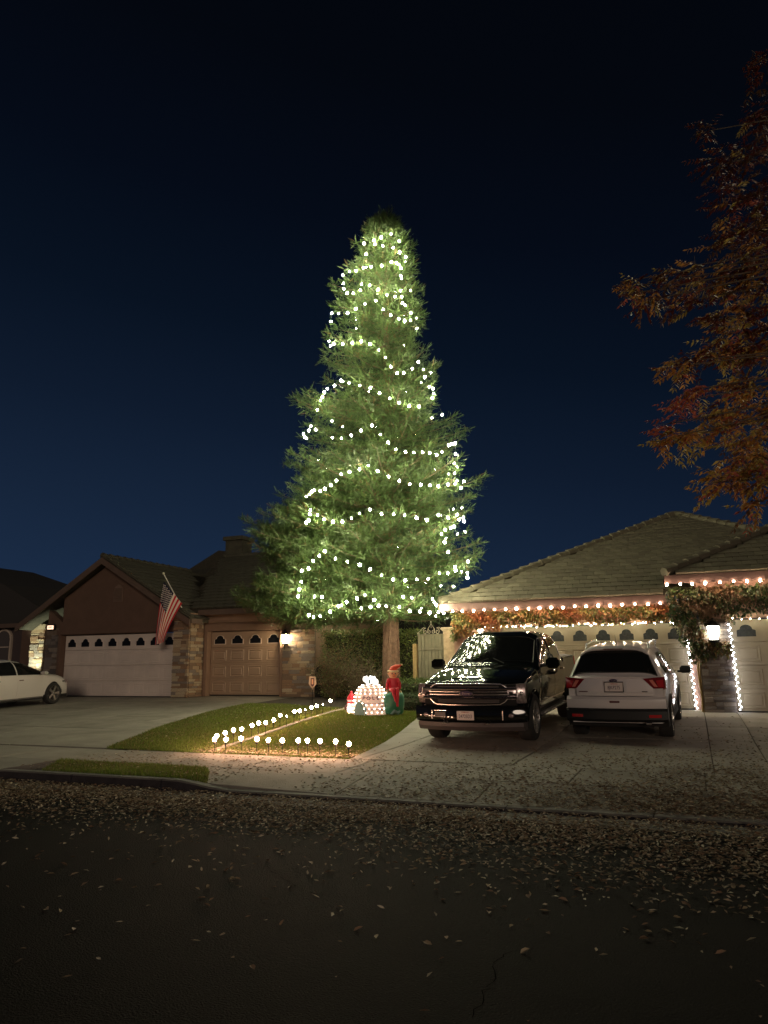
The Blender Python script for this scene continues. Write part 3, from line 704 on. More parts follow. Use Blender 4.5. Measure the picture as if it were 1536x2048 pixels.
# lit house number
t = thing('house_number_lamp', 'glowing house number plate on the dark pier left of the wide garage door', 'number lamp', (-21.84, 21.16, 3.04))
MB().box((0, .03, 0), (.34, .08, .22), bev=.02).build('housing', M['metal_black'], t, local=True)
MB().box((0, -.02, -.01), (.27, .03, .14), bev=.01).build('face', L_SIGN, t, local=True)
def text(s, name, m, parent, loc, size, rot=(R(90), 0, 0), depth=.003, sx=1.):
    cu = bpy.data.curves.new(name, 'FONT'); cu.body = s; cu.size = size; cu.extrude = depth; cu.align_x = 'CENTER'; cu.align_y = 'CENTER'; cu.resolution_u = 2
    o = bpy.data.objects.new(name, cu); C.objects.link(o); bpy.context.view_layer.update()
    me = bpy.data.meshes.new_from_object(o.evaluated_get(bpy.context.evaluated_depsgraph_get())); bpy.data.objects.remove(o)
    me.materials.clear(); me.materials.append(m); q = bpy.data.objects.new(name, me); C.objects.link(q); q.parent = parent; q.location = loc; q.rotation_euler = rot; q.scale = (sx, 1, 1)
    return q
text('1003', 'number', M['ink_red'], t, (0, -.037, -.01), .10)
# spotlight that washes the far pier
t = thing('garden_spotlight', 'small ground spotlight behind the white sedan lighting the far left stone pier', 'spotlight', (-23.03, 20.9, .56))
MB().tube([(0, 0, 0), (0, 0, .12)], .012, 6).lathe([(.03, .10), (.05, .16), (.055, .24), (.048, .24), (.02, .2)], (0, 0, 0), 10).build('housing', M['metal_black'], t, local=True)
MB().lathe([(.046, .228), (.046, .232)], (0, 0, 0), 10).build('lens', lamp_mat('spot_lens', (.95, 1, .8), 30), t, local=True)
sp = bpy.data.objects.new('spot_beam', bpy.data.lights.new('spot_beam', 'SPOT')); C.objects.link(sp); sp.location = (-23.03, 20.88, .86)
sp.data.energy = 420; sp.data.color = (.93, 1, .72); sp.data.spot_size = R(60); sp.data.spot_blend = .8; sp.data.shadow_soft_size = .03
sp.rotation_euler = Vector((0, .55, 1)).to_track_quat('-Z', 'Y').to_euler()

# ------------------------------------------------------------------ flag on the left house
F0, F1 = Vector((-15.80, 21.05, 3.30)), Vector(tuple(on_y(327, 1147, 20.1)))
t = thing('flag_pole', 'slanted white flag pole bracketed to the stone pier of the brown house', 'flag pole', F0)
MB().tube([F0, F0+(F1-F0)*.5, F1], [.016, .014, .012], 8).build('pole', M['white'], t)
MB().ball(tuple(F1), .045, 8, 6).build('finial', M['iron'], t); MB().tube([F0-(F1-F0).normalized()*.05, F0+(F1-F0).normalized()*.12], .028, 8).box(tuple(F0+Vector((0, .1, 0))), (.08, .2, .08)).build('bracket', M['white'], t)
nu, nv_ = 78, 52     # u along the hoist (pole), v along the fly (hanging)
rows = []
lp = lambda a, b_, t_: (a[0]+(b_[0]-a[0])*t_, a[1]+(b_[1]-a[1])*t_)
for i in range(nu+1):
    s = i/nu; p0, p1, p2 = lp((328, 1163), (364, 1207), s), lp((318, 1205), (331, 1262), s), lp((310, 1290), (327, 1284), s); row = []
    Yp = 20.1+(21.05-20.1)*(.05+.62*s)
    for j in range(nv_+1):
        q = j/nv_; k0, k1, k2 = (1-q)**2, 2*q*(1-q), q*q; px, py = p0[0]*k0+p1[0]*k1+p2[0]*k2, p0[1]*k0+p1[1]*k1+p2[1]*k2
        row.append(tuple(on_y(px, py, Yp+(20.42-Yp)*q+.055*math.sin(8*s+2.5*q)*min(1, q*2.5)+.03*math.sin(19*s)*q)))
    rows.append(row)
vs = np.array(rows).reshape(-1, 3); fc = []; cl_ = []
RED, WHT, BLU = (.58, .02, .035), (.80, .68, .60), (.012, .014, .045)
for i in range(nu):
    for j in range(nv_):
        fc.append((i*(nv_+1)+j, (i+1)*(nv_+1)+j, (i+1)*(nv_+1)+j+1, i*(nv_+1)+j+1)); st = i//6
        c = RED if st % 2 == 0 else WHT
        if i < 42 and j < 21:
            c = BLU; ii, jj = i % 8.4, j % 3.8
            rr_ = int(i/4.6); cc_ = (j+(1.0 if rr_ % 2 else 0))/2.1
            if abs(i-(rr_+.5)*4.6) < 1.3 and (cc_ % 1) < .5 and 1 < j < 20: c = WHT
        cl_.append(c)
fl = fast_mesh('flag', vs, np.array(fc), mat('flag_cloth', (.5, .5, .5), .75, attr=True, trans=.25), np.array(cl_))
fl.data.polygons.foreach_set('use_smooth', [True]*len(fl.data.polygons))
tag(fl, 'flag with red and white stripes and starred blue corner hanging limp from the slanted pole', 'flag')

# ------------------------------------------------------------------ far left and background houses
hC = thing('dark_house', 'unlit dark house at the far left edge with a pale arched window', 'house', (-30, 25, .6))
w0 = on_y(10, 1293, 24.0)
MB().bb((-40, 24, .5), (-24.6, 30, 3.3)).build('wall', mat('dark_stucco', (.07, .05, .05), .9), hC)
a_ = on_y(-60, 1128, 27); e_ = on_y(76, 1176, 27)
MB().prism([(a_[0]-6, 2.9), (-23.9, 2.9), (e_[0], e_[2]), (a_[0], a_[2]), (a_[0]-6, a_[2])], 1, 25, 31).build('roof', mat('dark_roof', (.04, .036, .034), .95), hC, recalc=True)
MB().bb((-40, 23.5, 3.25), (-24.3, 24.2, 3.42)).build('eave', M['trimA'], hC)
def archwin(cx, z0, w, h): return [(cx-w/2, z0), (cx+w/2, z0)]+[(cx+w/2*math.cos(math.pi*i/8), z0+h-w/2+w/2*math.sin(math.pi*i/8)) for i in range(9)]
wn = MB().prism(archwin(w0[0], w0[2]-.75, .86, 1.5), 1, 23.90, 24.0).build('window', M['frameW'], hC, recalc=True)
MB().prism(archwin(w0[0], w0[2]-.68, .70, 1.34), 1, 23.88, 23.899).build('pane', mat('dull_window', (.10, .085, .075), .4), wn, recalc=True)
MB().bb((w0[0]-.35, 23.87, w0[2]-.05), (w0[0]+.35, 23.879, w0[2]-.01)).build('glazing_bar', M['frameW'], wn)
hD = thing('background_house', 'black roofline of a taller house rising behind the brown house', 'house', (-27, 41, .6))
p1, p2, p3 = on_y(360, 1150, 40), on_y(437, 1101, 40), on_y(560, 1112, 40)
MB().bb((p1[0], 41, .6), (p3[0]+3, 48, 4)).build('wall', M['stuccoA'], hD)
MB().prism([(p1[0]-2, p1[2]-1.4), (p1[0], p1[2]), (p2[0], p2[2]), (p3[0], p3[2]), (p3[0]+3, p3[2]-2)], 1, 40, 48).build('roof', M['roofA'], hD, recalc=True)

# ------------------------------------------------------------------ right house
hB = thing('stone_and_stucco_house', 'house with broad hipped tile roof and cream garage doors, hung with warm lights', 'house', (-1.5, 21, .37))
b = MB(); Z0 = .30
b.bb((-6.25, 20.7, Z0), (-4.90, 20.95, 3.08)); b.bb((-4.90, 20.7, 2.56), (-.06, 20.95, 3.08)); b.bb((-.06, 20.7, Z0), (.18, 20.95, 3.08)); b.bb((-6.25, 20.95, Z0), (-6.05, 27, 3.08))
b.build('wall', M['stuccoB'], hB, recalc=True)
b = MB(); b.bb((.20, 19.95, 2.56), (6, 20.2, 3.50)); b.bb((.20, 20.2, Z0), (.40, 20.98, 3.50)); b.bb((.22, 19.97, Z0), (.84, 20.2, 2.56)); b.bb((3.70, 19.95, Z0), (6, 20.2, 2.56))
b.build('wall', M['stuccoB'], hB, recalc=True)
garage_door(hB, -4.88, -.08, .37, 2.54, 20.86, 8, M['doorB'], M['doorB'], M['paneB'], .016)
garage_door(hB, .88, 3.66, .37, 2.54, 20.08, 4, M['doorB'], M['doorB'], M['paneB'], .016)
rs = random.Random(8)
p = MB().bb((.18, 19.9, .3), (.86, 19.95, 2.56)).build('stone_pillar', M['mortar'], hB); veneer(p, 'y', .16, .85, .37, 2.5, 19.9, SM_B, rs, .05, .10, .06)
p = MB().bb((.14, 19.95, .3), (.20, 20.7, 2.56)).build('stone_pillar', M['mortar'], hB)
b = MB()
b.bb((-6.55, 20.26, 3.02), (-.50, 20.31, 3.22)); b.bb((-.50, 19.46, 3.42), (6, 19.51, 3.62)); b.bb((-.50, 19.51, 3.42), (-.45, 21.2, 3.62)); b.bb((-6.55, 20.31, 3.02), (-6.50, 27, 3.22))
b.build('fascia', M['trimB'], hB)
MB().bb((-6.5, 20.31, 3.085), (-.45, 20.95, 3.11)).bb((-.45, 19.51, 3.505), (6, 20.0, 3.53)).build('soffit', M['stuccoB'], hB)
roof = MB(); s5 = lambda x, y: 3.22+.5*(y-20.26)
roof.add([(-6.55, 20.26, 3.22), (6.2, 20.26, 3.22), (-.17, 26.64, 6.40)], [(0, 1, 2)])
roof.add([(-6.55, 20.26, 3.22), (-.17, 26.64, 6.40), (-6.55, 33, 3.22)], [(0, 1, 2)]); roof.add([(6.2, 20.26, 3.22), (6.2, 33, 3.22), (-.17, 26.64, 6.40)], [(0, 1, 2)])
roof.add([(-.50, 19.46, 3.62), (8, 19.46, 3.62), (8, 22.6, 5.19), (2.64, 22.6, 5.19)], [(0, 1, 2, 3)])
roof.add([(-.50, 19.46, 3.62), (2.64, 22.6, 5.19), (2.64, 24.24, 5.19), (-.50, 21.1, 3.62)], [(0, 1, 2, 3)])
rB = roof.build('roof', M['roofB'][1], hB)
c5 = math.sqrt(1.25)
tiled_plane(hB, rB, (-6.55, 20.26, 3.22), (1, 0, 0), (0, 1, .5), [(.12, 0), (6.05, 0), (6.05, .9*c5), (12.7-.2, 7.2*c5), (6.4, 7.0*c5+.1)][:3]+[(9.7, 4.6*c5), (9.2, 4.0*c5+.1), (6.38, 6.38*c5-.1)], M['roofB'], 225, 5)
tiled_plane(hB, rB, (-.50, 19.46, 3.62), (1, 0, 0), (0, 1, .5), [(.1, 0), (5, 0), (5, 3.1*c5), (3.2, 3.1*c5)], M['roofB'], 75, 6)
ridge(hB, rB, (-6.5, 20.3, 3.28), (-.17, 26.64, 6.44), M['roofB'][2], .12); ridge(hB, rB, (3.6, 22.87, 4.56), (-.17, 26.64, 6.44), M['roofB'][2], .12); ridge(hB, rB, (-.47, 19.5, 3.68), (2.64, 22.6, 5.25), M['roofB'][1], .12)

lantern('lantern beside the left end of the cream double garage door, above the black pickup', -5.46, 20.58, 2.36, 1.25, L_LANTB)
lantern('large bright white lantern on the dark stone pillar among the vine leaves',   .50, 19.72, 2.22, 1.45, L_LANTB, .16)

# warm bulbs along the eaves, white ones below the vine and up the door jambs
ev = [(-6.45+.305*i+rnd.uniform(-.02, .02), 20.24, 3.00+rnd.uniform(-.01, .01)) for i in range(20)]
light_string('row of warm bulbs along the low eave of the double garage', ev, B_EAVE, 'strings of lights on the right house', M['wire'])
ev = [(-.45+.295*i+rnd.uniform(-.02, .02), 19.44, 3.395+rnd.uniform(-.01, .01)) for i in range(20)]
light_string('row of warm bulbs along the higher eave at the right edge', ev, B_EAVE, 'strings of lights on the right house', M['wire'])
x = -5.3; ev = []
while x < -.35:
    ev.append((x, 20.55, 2.545+rnd.uniform(-.035, .03))); x += rnd.choice([.05, .07, .09, .16, .22])
light_string('uneven white mini lights peeping out under the orange vine above the double garage door', ev, B_MINI, 'strings of lights on the right house', M['wire'], drop=.01)
ev = [(.95+.19*i, 19.80, 2.55+rnd.uniform(-.03, .03)) for i in range(16)]
light_string('white mini lights hanging under the vine above the right hand garage door', ev, B_MINI, 'strings of lights on the right house', M['wire'], drop=.01)
for (x0, y0, x1_, y1_, z0, z1, lab) in ((-.03, 20.6, -.10, 20.62, .40, 2.08, 'white rope of lights hung down the right jamb of the double garage door'), (.93, 19.8, .86, 19.82, .38, 2.42, 'white rope of lights hung down the left jamb of the right hand garage door')):
    ev = []; z = z1; k = 0
    while z > z0:
        q = (z-z0)/(z1-z0); ev.append((x0+(x1_-x0)*q+(.018 if k % 2 else -.018), y0+(y1_-y0)*q, z)); z -= rnd.uniform(.055, .085); k += 1
    light_string(lab, ev, B_COOL, 'ropes of lights beside the garage doors', M['wire'], drop=0)

# gate, its post and the dark side yard
pc = thing('gate_pillar', 'tan stucco pillar with a flat cap between the side gate and the right house', 'pillar', (-6.46, 21.1, .35))
MB().bb((-6.64, 20.92, .3), (-6.28, 21.28, 2.52), bev=.01).build('shaft', M['stones'][0], pc); MB().bb((-6.70, 20.86, 2.52), (-6.22, 21.34, 2.60), bev=.015).build('cap', M['stones'][3], pc)
gL, gR = -7.50, -6.66; gt = thing('side_gate', 'olive vertical board gate topped with cream iron scrolls between hedge and pillar', 'gate', ((gL+gR)/2, 21.15, .35))
nb = 8
for i in range(nb):
    w = (gR-gL)/nb; MB().bb((gL+i*w+.006, 21.12, .42), (gL+(i+1)*w-.006, 21.145, 2.38), bev=.004).build('board', M['gate'], gt)
for z in (.6, 1.98, 2.40): MB().bb((gL, 21.09, z-.02), (gR, 21.119, z+.025), bev=.004).build('rail', M['gate'], gt)
cx = (gL+gR)/2
def spiral(c, r0_, r1_, a0, a1, n=22): return [(c[0]+(r0_+(r1_-r0_)*i/n)*math.cos(a0+(a1-a0)*i/n), 21.13, c[1]+(r0_+(r1_-r0_)*i/n)*math.sin(a0+(a1-a0)*i/n)) for i in range(n+1)]
for sg in (-1, 1):
    sc = MB()
    f = lambda P: [(cx+sg*(p[0]*.70), p[1], p[2]) for p in P]
    sc.tube(f(spiral((.27, 2.50), .02, .10, 0, math.pi*2.6)), .009, 5); sc.tube(f([(.27+.10*math.cos(math.pi*.6), 21.13, 2.50+.1*math.sin(math.pi*.6)), (.34, 21.13, 2.62), (.46, 21.13, 2.54), (.62, 21.13, 2.44)]), .009, 5)
    sc.tube(f(spiral((.08, 2.50), .015, .075, 0, math.pi*2.4)), .009, 5); sc.tube(f([(.17, 21.13, 2.45), (.14, 21.13, 2.58), (.06, 21.13, 2.66), (0, 21.13, 2.74)]), .009, 5); sc.tube(f(spiral((.57, 2.46), .01, .05, math.pi, -math.pi)), .008, 5)
    sc.build('scroll', M['iron'], gt)
MB().tube([(cx, 21.13, 2.60), (cx, 21.13, 2.76)], .008, 5).ball((cx, 21.13, 2.78), .028, 6, 5).build('finial', M['iron'], gt)
tag(MB().bb((-7.64, 21.05, .35), (-7.53, 21.2, 2.15), bev=.01).build('gate_post', M['wood']), 'weathered ochre wooden post between the tall hedge and the gate', 'post')
tag(MB().bb((-11.3, 29.5, .4), (-6.1, 29.8, 3.9)).build('back_wall', M['dark'], None), 'dark wall across the yard behind the side gate', 'wall')
# ------------------------------------------------------------------ the big lit redwood
TX, TY = -8.28, 20.9; TZ = G(TX, TY)
PROF = [(16.30, .10, .12), (16.14, .37, .47), (15.54, .86, .68), (14.99, 1.19, .89), (14.45, 1.42, 1.00), (13.91, 1.48, 1.05), (13.20, 2.10, 1.24), (12.50, 2.17, 1.26), (11.81, 1.92, 1.22), (11.47, 2.23, 1.14), (11.21, 2.34, 1.62), (10.45, 2.26, 1.77), (9.94, 2.76, 1.92), (9.44, 2.91, 2.07), (8.79, 3.08, 2.37), (7.97, 3.11, 2.44), (7.33, 2.85, 2.86), (6.77, 3.75, 2.72), (5.75, 4.27, 2.70), (5.28, 4.33, 2.99), (4.52, 4.61, 2.82), (3.76, 4.50, 2.65), (3.16, 4.11, 1.96), (2.72, 3.19, 1.88), (2.42, 2.4, 1.43), (2.2, 1.6, .9)][::-1]
PZ = [p[0] for p in PROF]; PL = [p[1] for p in PROF]; PR = [p[2] for p in PROF]
lft = -r0[:2]          # horizontal direction that points left in the picture
def crown_r(z, ang):
    """radius of the crown at height z; ang 0 = picture right, pi = picture left, -pi/2 = towards the camera"""
    l, r_ = np.interp(z, PZ, PL), np.interp(z, PZ, PR); m = min(l, r_)*1.02
    if z < 7.3: m = np.interp(z, [2, 7.3], [2.5, m])
    c = math.cos(ang)
    side = r_ if c > 0 else l
    if c < 0 and side > m*1.25:      # the long low boughs reach out to the left only
        w = max(0, -c)**5
    else: w = abs(c)**1.5
    return m*(1-w)+side*w
def dir2(ang): v = r0[:2]*math.cos(ang)+fw[:2]/np.linalg.norm(fw[:2])*math.sin(ang); return v

redwood = thing('redwood_tree', 'tall conical redwood wound with strings of glowing bulbs, standing between the two houses', 'tree', (TX, TY, TZ))
b = MB(); n = 28; rows = []
hs = [0, .12, .4, .9, 1.6, 2.4, 3.5, 5, 7, 9, 11, 13, 15, 15.7]
for h in hs:
    R0 = .235*(1-h/16.2)**.9+.012+(.11*math.exp(-h*5))
    row = []
    for j in range(n+1):
        a = 2*math.pi*(j % n)/n; q = R0*(1+.075*math.sin(a*9+.3*math.sin(h*2))+.05*math.sin(a*14+2)); row.append((TX+q*math.cos(a)+.03*math.sin(h*.5), TY+q*math.sin(a), TZ-.05+h))
    rows.append(row)
b.grid(rows, flip=False); b.build('trunk', M['bark'], redwood, smooth=True, ang=80)
# bark strips: long raised ridges that can be told apart on the bare foot of the trunk
bs = MB()
for k in range(26):
    a = 2*math.pi*k/26+rnd.uniform(-.05, .05); z0 = rnd.uniform(0, .3); z1 = z0+rnd.uniform(1.2, 2.4); pts = []
    for i in range(7):
        h = z0+(z1-z0)*i/6; R0 = .235*(1-h/16.2)**.9+.012+(.11*math.exp(-h*5)); aa = a+.04*math.sin(h*3+k); pts.append((TX+R0*1.03*math.cos(aa)+.03*math.sin(h*.5), TY+R0*1.03*math.sin(aa), TZ+h))
    bs.tube(pts, [.006, .02, .024, .02, .024, .018, .006], 5)
bs.build('bark_ridges', M['bark'], redwood)

BULBS = []
def A(lst, ox, oy, s=.3646): return [(ox+x*s, oy+y*s) for x, y in lst]
LOOPS = [
 A([(850,243),(845,222),(885,205),(938,187),(982,226),(950,262),(893,252),(790,238),(800,297),(985,287),(1018,312)],440,400),
 A([(674,412),(711,392),(746,388),(786,372),(828,367),(888,360),(940,340),(968,345),(983,355),(993,373),(992,415),(995,430)],440,400),
 A([(678,458),(680,487),(698,510),(730,512),(770,495),(820,468),(867,492),(915,520),(960,530),(990,497),(997,532),(1000,565),(1015,577)],440,400),
 A([(608,666),(613,620),(651,622),(700,620),(745,597),(795,570),(855,552),(895,600),(936,632),(980,652),(1013,664),(1046,660),(1047,620)],440,400),
 A([(598,775),(606,800),(625,790),(672,790),(726,785),(775,775),(823,790),(871,822),(908,864),(937,915),(972,950),(1008,948),(1055,925),(1088,888),(1115,930),(1124,971)],440,400),
 A([(534,1152),(551,1100),(562,1080),(573,1055),(591,1034),(628,1018),(663,990),(708,1004),(767,1018),(825,1030),(875,1060),(932,1088),(983,1112),(1038,1130),(1092,1133),(1165,1087),(1172,1062),(1168,1035),(1148,1025)],440,400),
 A([(466,150),(476,157),(458,130),(487,112),(498,88),(525,108),(617,152),(666,154),(720,140),(773,113),(833,84),(880,135),(923,178),(965,217),(1018,230),(1063,233),(1111,232),(1150,235),(1188,246),(1218,230),(1255,192),(1275,187),(1290,182),(1292,240),(1285,293),(1287,347)],440,820),
 A([(473,475),(490,463),(503,450),(517,440),(550,445),(575,433),(609,413),(638,387),(664,352),(710,340),(765,325),(813,305),(865,335),(925,365),(984,388),(1041,406),(1101,410),(1152,412),(1198,418),(1251,408),(1290,405),(1322,428),(1338,392),(1300,387)],440,820),
 A([(473,618),(487,605),(493,572),(495,550),(535,576),(571,600),(620,614),(672,612),(721,593),(766,568),(822,547),(886,570),(953,571),(1013,577),(1078,592),(1135,604),(1198,577),(1251,592),(1300,575),(1312,600),(1338,610),(1335,590),(1285,640),(1266,647),(1235,658),(1215,680),(1232,725),(1252,779)],440,820),
 A([(448,882),(486,870),(510,828),(545,800),(575,775),(633,815),(698,832),(767,850),(823,874),(886,907),(950,930),(1017,935),(1080,930),(1142,927),(1203,895),(1250,895),(1293,880),(1290,862),(1360,832),(1357,893),(1358,920)],440,820),
 A([(445,942),(435,985),(429,1022),(519,1023),(559,1026)],440,820),
 A([(487,1125),(513,1135),(550,1130),(604,1107),(650,1077),(667,1072),(695,1054),(751,1034),(795,1015),(846,1042),(826,1082),(775,1088),(870,1075),(912,1077),(985,1082),(1040,1103),(1095,1106),(1150,1113),(1198,1110),(1243,1090),(1261,1063),(1225,1085),(1187,1070),(1175,1055),(1165,1037),(1052,1030),(1005,1025)],440,820)]
ORD = ['topmost', 'second', 'third', 'fourth', 'fifth', 'sixth', 'seventh', 'eighth', 'ninth', 'tenth', 'short leftmost', 'lowest']
def crown_hit(px, py):
    d = ray(px, py); best = None; bd = 9
    t = 17.
    while t < 24.5:
        p = EYE+d*t; v = p[:2]-np.array([TX, TY]); r_ = np.hypot(*v); a = math.atan2(v@(fw[:2]/np.linalg.norm(fw[:2])), v@r0[:2])
        cr_ = crown_r(p[2]-.0, a)*.97; g = r_-cr_
        if g < 0: return p
        if g < bd: bd, best = g, p
        t += .04
    return best
LP3 = []
for L in LOOPS:
    pts = [crown_hit(*q) for q in L]; LP3.append(pts)
bulb_pts = np.array([p for L in LP3 for p in L])
# the same strings continue round the back of the crown
BACK = []
for L, pts in zip(LOOPS, LP3):
    z = float(np.mean([p[2] for p in pts])); rr = crown_r(z, 0); k = max(3, int(rr*math.pi/.75)) if len(L) > 8 else 0
    bk = []
    for i in range(k):
        a = math.pi*(i+.7)/(k+.4); d2 = dir2(a); rb = min(crown_r(z, a), crown_r(z, math.pi/2))*.86; bk.append(np.array([TX+d2[0]*rb, TY+d2[1]*rb, z+rnd.uniform(-.25, .25)]))
    BACK.append(bk)
allb = np.vstack([bulb_pts]+[np.array(q) for q in BACK if q])

# boughs, twigs and sprays
SPV = [(0, 0, 0)]; SPF = []
r_ = random.Random(5); tv = []; tf = []
for i in range(5):
    t = .08+i*.19
    for sg in (-1, 1):
        ln = .34*(1-.55*t)*(.75 if i == 0 else 1); k = len(tv)
        tv += [(t-.055, 0, 0), (t+.055, 0, .0), (t+ln*.72, sg*ln*.62, .03*sg+r_.uniform(-.03, .05))]; tf.append((k, k+1, k+2) if sg > 0 else (k+1, k, k+2))
k = len(tv); tv += [(.85, -.035, 0), (.85, .035, 0), (1.2, 0, .03)]; tf.append((k, k+1, k+2))
k = len(tv); tv += [(0, -.012, -.004), (0, .012, -.004), (1., 0, 0)]; tf.append((k, k+1, k+2))
SV, SF = np.array(tv, float), np.array(tf)
sp_pos, sp_dir, sp_sz, sp_col = [], [], [], []; limbs = MB()
rb = random.Random(42); h = 2.82; BO = []; k = 0
while h < 16.1:
    BO.append((h, k*2.39996+rb.uniform(-.25, .25))); k += 1
    h += .034 if h < 7 else (.034 if h < 12 else .027)
BO += [(2.9+4.1*(i/64), math.pi+rb.uniform(-.42, .42)) for i in range(64)]
for h, ang in BO:
    z0 = h+TZ-.35; ztip = z0+rb.uniform(-.1, .25); Rm = crown_r(ztip, math.atan2(math.sin(ang), math.cos(ang)))
    lay = .88+.12*math.sin(z0*3.1+ang*1.0)+rb.uniform(-.11, .10)
    L = max(.22, Rm*lay-.10); d2 = dir2(ang); low = max(0., min(1, (7-z0)/4))
    n = 9; pts = []
    for i in range(n):
        u_ = i/(n-1); pts.append(np.array([TX+d2[0]*L*u_, TY+d2[1]*L*u_, z0+L*(-.30*u_+.36*u_*u_)*(1-.2*low)-.05*low*L*u_]))
    side = np.array([-d2[1], d2[0], 0])
    limbs.tube([tuple(p) for p in pts], [max(.006, .045*(L/3)**.5*(1-.85*i/(n-1))) for i in range(n)], 5, cap=False)
    s = .10*L
    while s < L:
        u_ = s/L; i = min(n-2, int(u_*(n-1))); f = u_*(n-1)-i; p = pts[i]*(1-f)+pts[i+1]*f
        for sg in (-1, 1):
            tl = (.24+.42*L*(1-u_)**.8*min(1, u_*2.2))*rb.uniform(.65, 1.1)
            tl = min(tl, 1.25); aa = rb.uniform(.6, 1.05); td = np.append(d2, 0)*math.cos(aa)+side*sg*math.sin(aa)+np.array([0, 0, rb.uniform(-.25, .25)])
            m = max(2, int(tl/.105))
            for q in range(m):
                w = (q+.6)/m*tl; base = p+td*w+np.array([0, 0, -.10*w*w+.12*(w/tl)**3*.5])
                for e in range(2):
                    dd = td*.55+side*rb.gauss(0, .75)+np.append(d2, 0)*rb.gauss(.2, .55)+np.array([0, 0, rb.gauss(.30, .62)])
                    sp_pos.append(base+np.array([rb.gauss(0, .03), rb.gauss(0, .03), rb.gauss(0, .035)])); sp_dir.append(dd); sp_sz.append(rb.uniform(.13, .25))
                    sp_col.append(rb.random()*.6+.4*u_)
        s += rb.uniform(.10, .16)
    for e in range(5):
        sp_pos.append(pts[-1]+np.array([rb.gauss(0, .05) for _ in range(3)])); sp_dir.append(np.append(d2, .5)+np.array([rb.gauss(0, .4) for _ in range(3)])); sp_sz.append(rb.uniform(.16, .26)); sp_col.append(.9)
# bushy leader
for e in range(900):
    z = 14.9+1.2*rb.random(); rr = np.interp(z, [14.9, 15.6, 16.1], [.8, .6, .28])*rb.random()**.5; a = rb.uniform(0, 6.283); d2 = dir2(a)
    sp_pos.append(np.array([TX+d2[0]*rr, TY+d2[1]*rr, z])); sp_dir.append(np.array([d2[0], d2[1], 1.0+rb.gauss(0, .5)])); sp_sz.append(rb.uniform(.14, .22)); sp_col.append(.8)
sp_pos, sp_dir, sp_sz, sp_col = map(np.array, (sp_pos, sp_dir, sp_sz, sp_col))
# sprays do not sit on top of a bulb or hide it from the street
keep = np.ones(len(sp_pos), bool); ctr = sp_pos+sp_dir/np.linalg.norm(sp_dir, axis=1, keepdims=True)*sp_sz[:, None]*.5
for q in allb:
    out = np.append(q[:2]-np.array([TX, TY]), 0); out /= np.linalg.norm(out)+1e-9
    rel = ctr-q; al = rel@out; rad = np.linalg.norm(rel-al[:, None]*out, axis=1)
    keep &= ~((np.linalg.norm(rel, axis=1) < .085) | ((al > 0) & (al < .8) & (rad < .13)))
for q in bulb_pts:
    dv = EYE-q; dv /= np.linalg.norm(dv); rel = ctr-q; al = rel@dv; rad = np.linalg.norm(rel-al[:, None]*dv, axis=1)
    keep &= ~((al > 0) & (al < 1.0) & (rad < .10+.06*al))
sp_pos, sp_dir, sp_sz, sp_col = sp_pos[keep], sp_dir[keep], sp_sz[keep], sp_col[keep]
print('redwood sprays', len(sp_pos))
def spray_cloud(name, parent, pos, dr, sz, cmix, c0, c1, jit=.35, seed=1):
    r_ = np.random.RandomState(seed); n = len(pos)
    v, f = scatter(SV, SF, pos, frames(dr, r_.normal(0, .6, n)), sz)
    col = (np.array(c0)[None]*(1-cmix[:, None])+np.array(c1)[None]*cmix[:, None])*r_.uniform(1-jit, 1+jit, (n, 1))
    brown = r_.rand(n) < .04; col[brown] = np.array((.14, .09, .03))
    return fast_mesh(name, v, f, M['foliage'], np.repeat(col, len(SF), 0), parent, off=tuple(parent.location) if parent else (0, 0, 0))
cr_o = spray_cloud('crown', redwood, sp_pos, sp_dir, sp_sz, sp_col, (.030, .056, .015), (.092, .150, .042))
limbs.build('limbs', M['twig'], redwood)
for i, (pts, bk) in enumerate(zip(LP3, BACK)):
    lab = ('%s loop of white bulbs from the top wound round the lit redwood' % ORD[i]) if 0 < i < 10 else {0: 'topmost loop of white bulbs round the tip of the lit redwood', 10: 'short column of white bulbs at the lower left side of the lit redwood', 11: 'lowest loop of white bulbs hanging just above the redwood trunk'}[i]
    light_string(lab, [tuple(p) for p in pts]+[tuple(p) for p in bk[::1]], B_TREE, 'strings of bulbs on the redwood', M['wire'], drop=.06, wire=True)

# ------------------------------------------------------------------ hedges, shrubs, vines
LV = np.array([(0, 0, 0), (.45, -.26, .05), (1, 0, -.06), (.45, .26, .05)]); LF4 = np.array([(0, 1, 2), (0, 2, 3)])
def leaf_cloud(name, pos, dr, sz, cols, parent=None, kind=None, tv=LV, tf=LF4, jit=.3, m='foliage', seed=2):
    r_ = np.random.RandomState(seed); n = len(pos); v, f = scatter(tv, tf, pos, frames(dr, r_.uniform(-1, 1, n)), sz)
    cols = np.array(cols); c = cols[r_.randint(0, len(cols), n)] if len(cols) != n else cols
    c = c*r_.uniform(1-jit, 1+jit, (n, 1))
    o = fast_mesh(name, v, f, M[m], np.repeat(c, len(tf), 0), parent, off=tuple(parent.location) if parent else (0, 0, 0))
    return tag(o, kind=kind) if kind else o
def box_shell(x0, x1, y0, y1, z0, z1, n, thick=.12, top=1.):
    """points in a shell under the front, top and sides of a clipped hedge"""
    P = nr.uniform((x0, y0, z0), (x1, y1, z1), (n*6, 3)); lump = .05*np.sin(P[:, 0]*5)*np.sin(P[:, 2]*4+P[:, 0])
    d = np.minimum.reduce([P[:, 1]-y0+lump, z1-P[:, 2]+lump*.6, P[:, 0]-x0, x1-P[:, 0]]); return P[(d < thick) & (d > -.05)][:n]
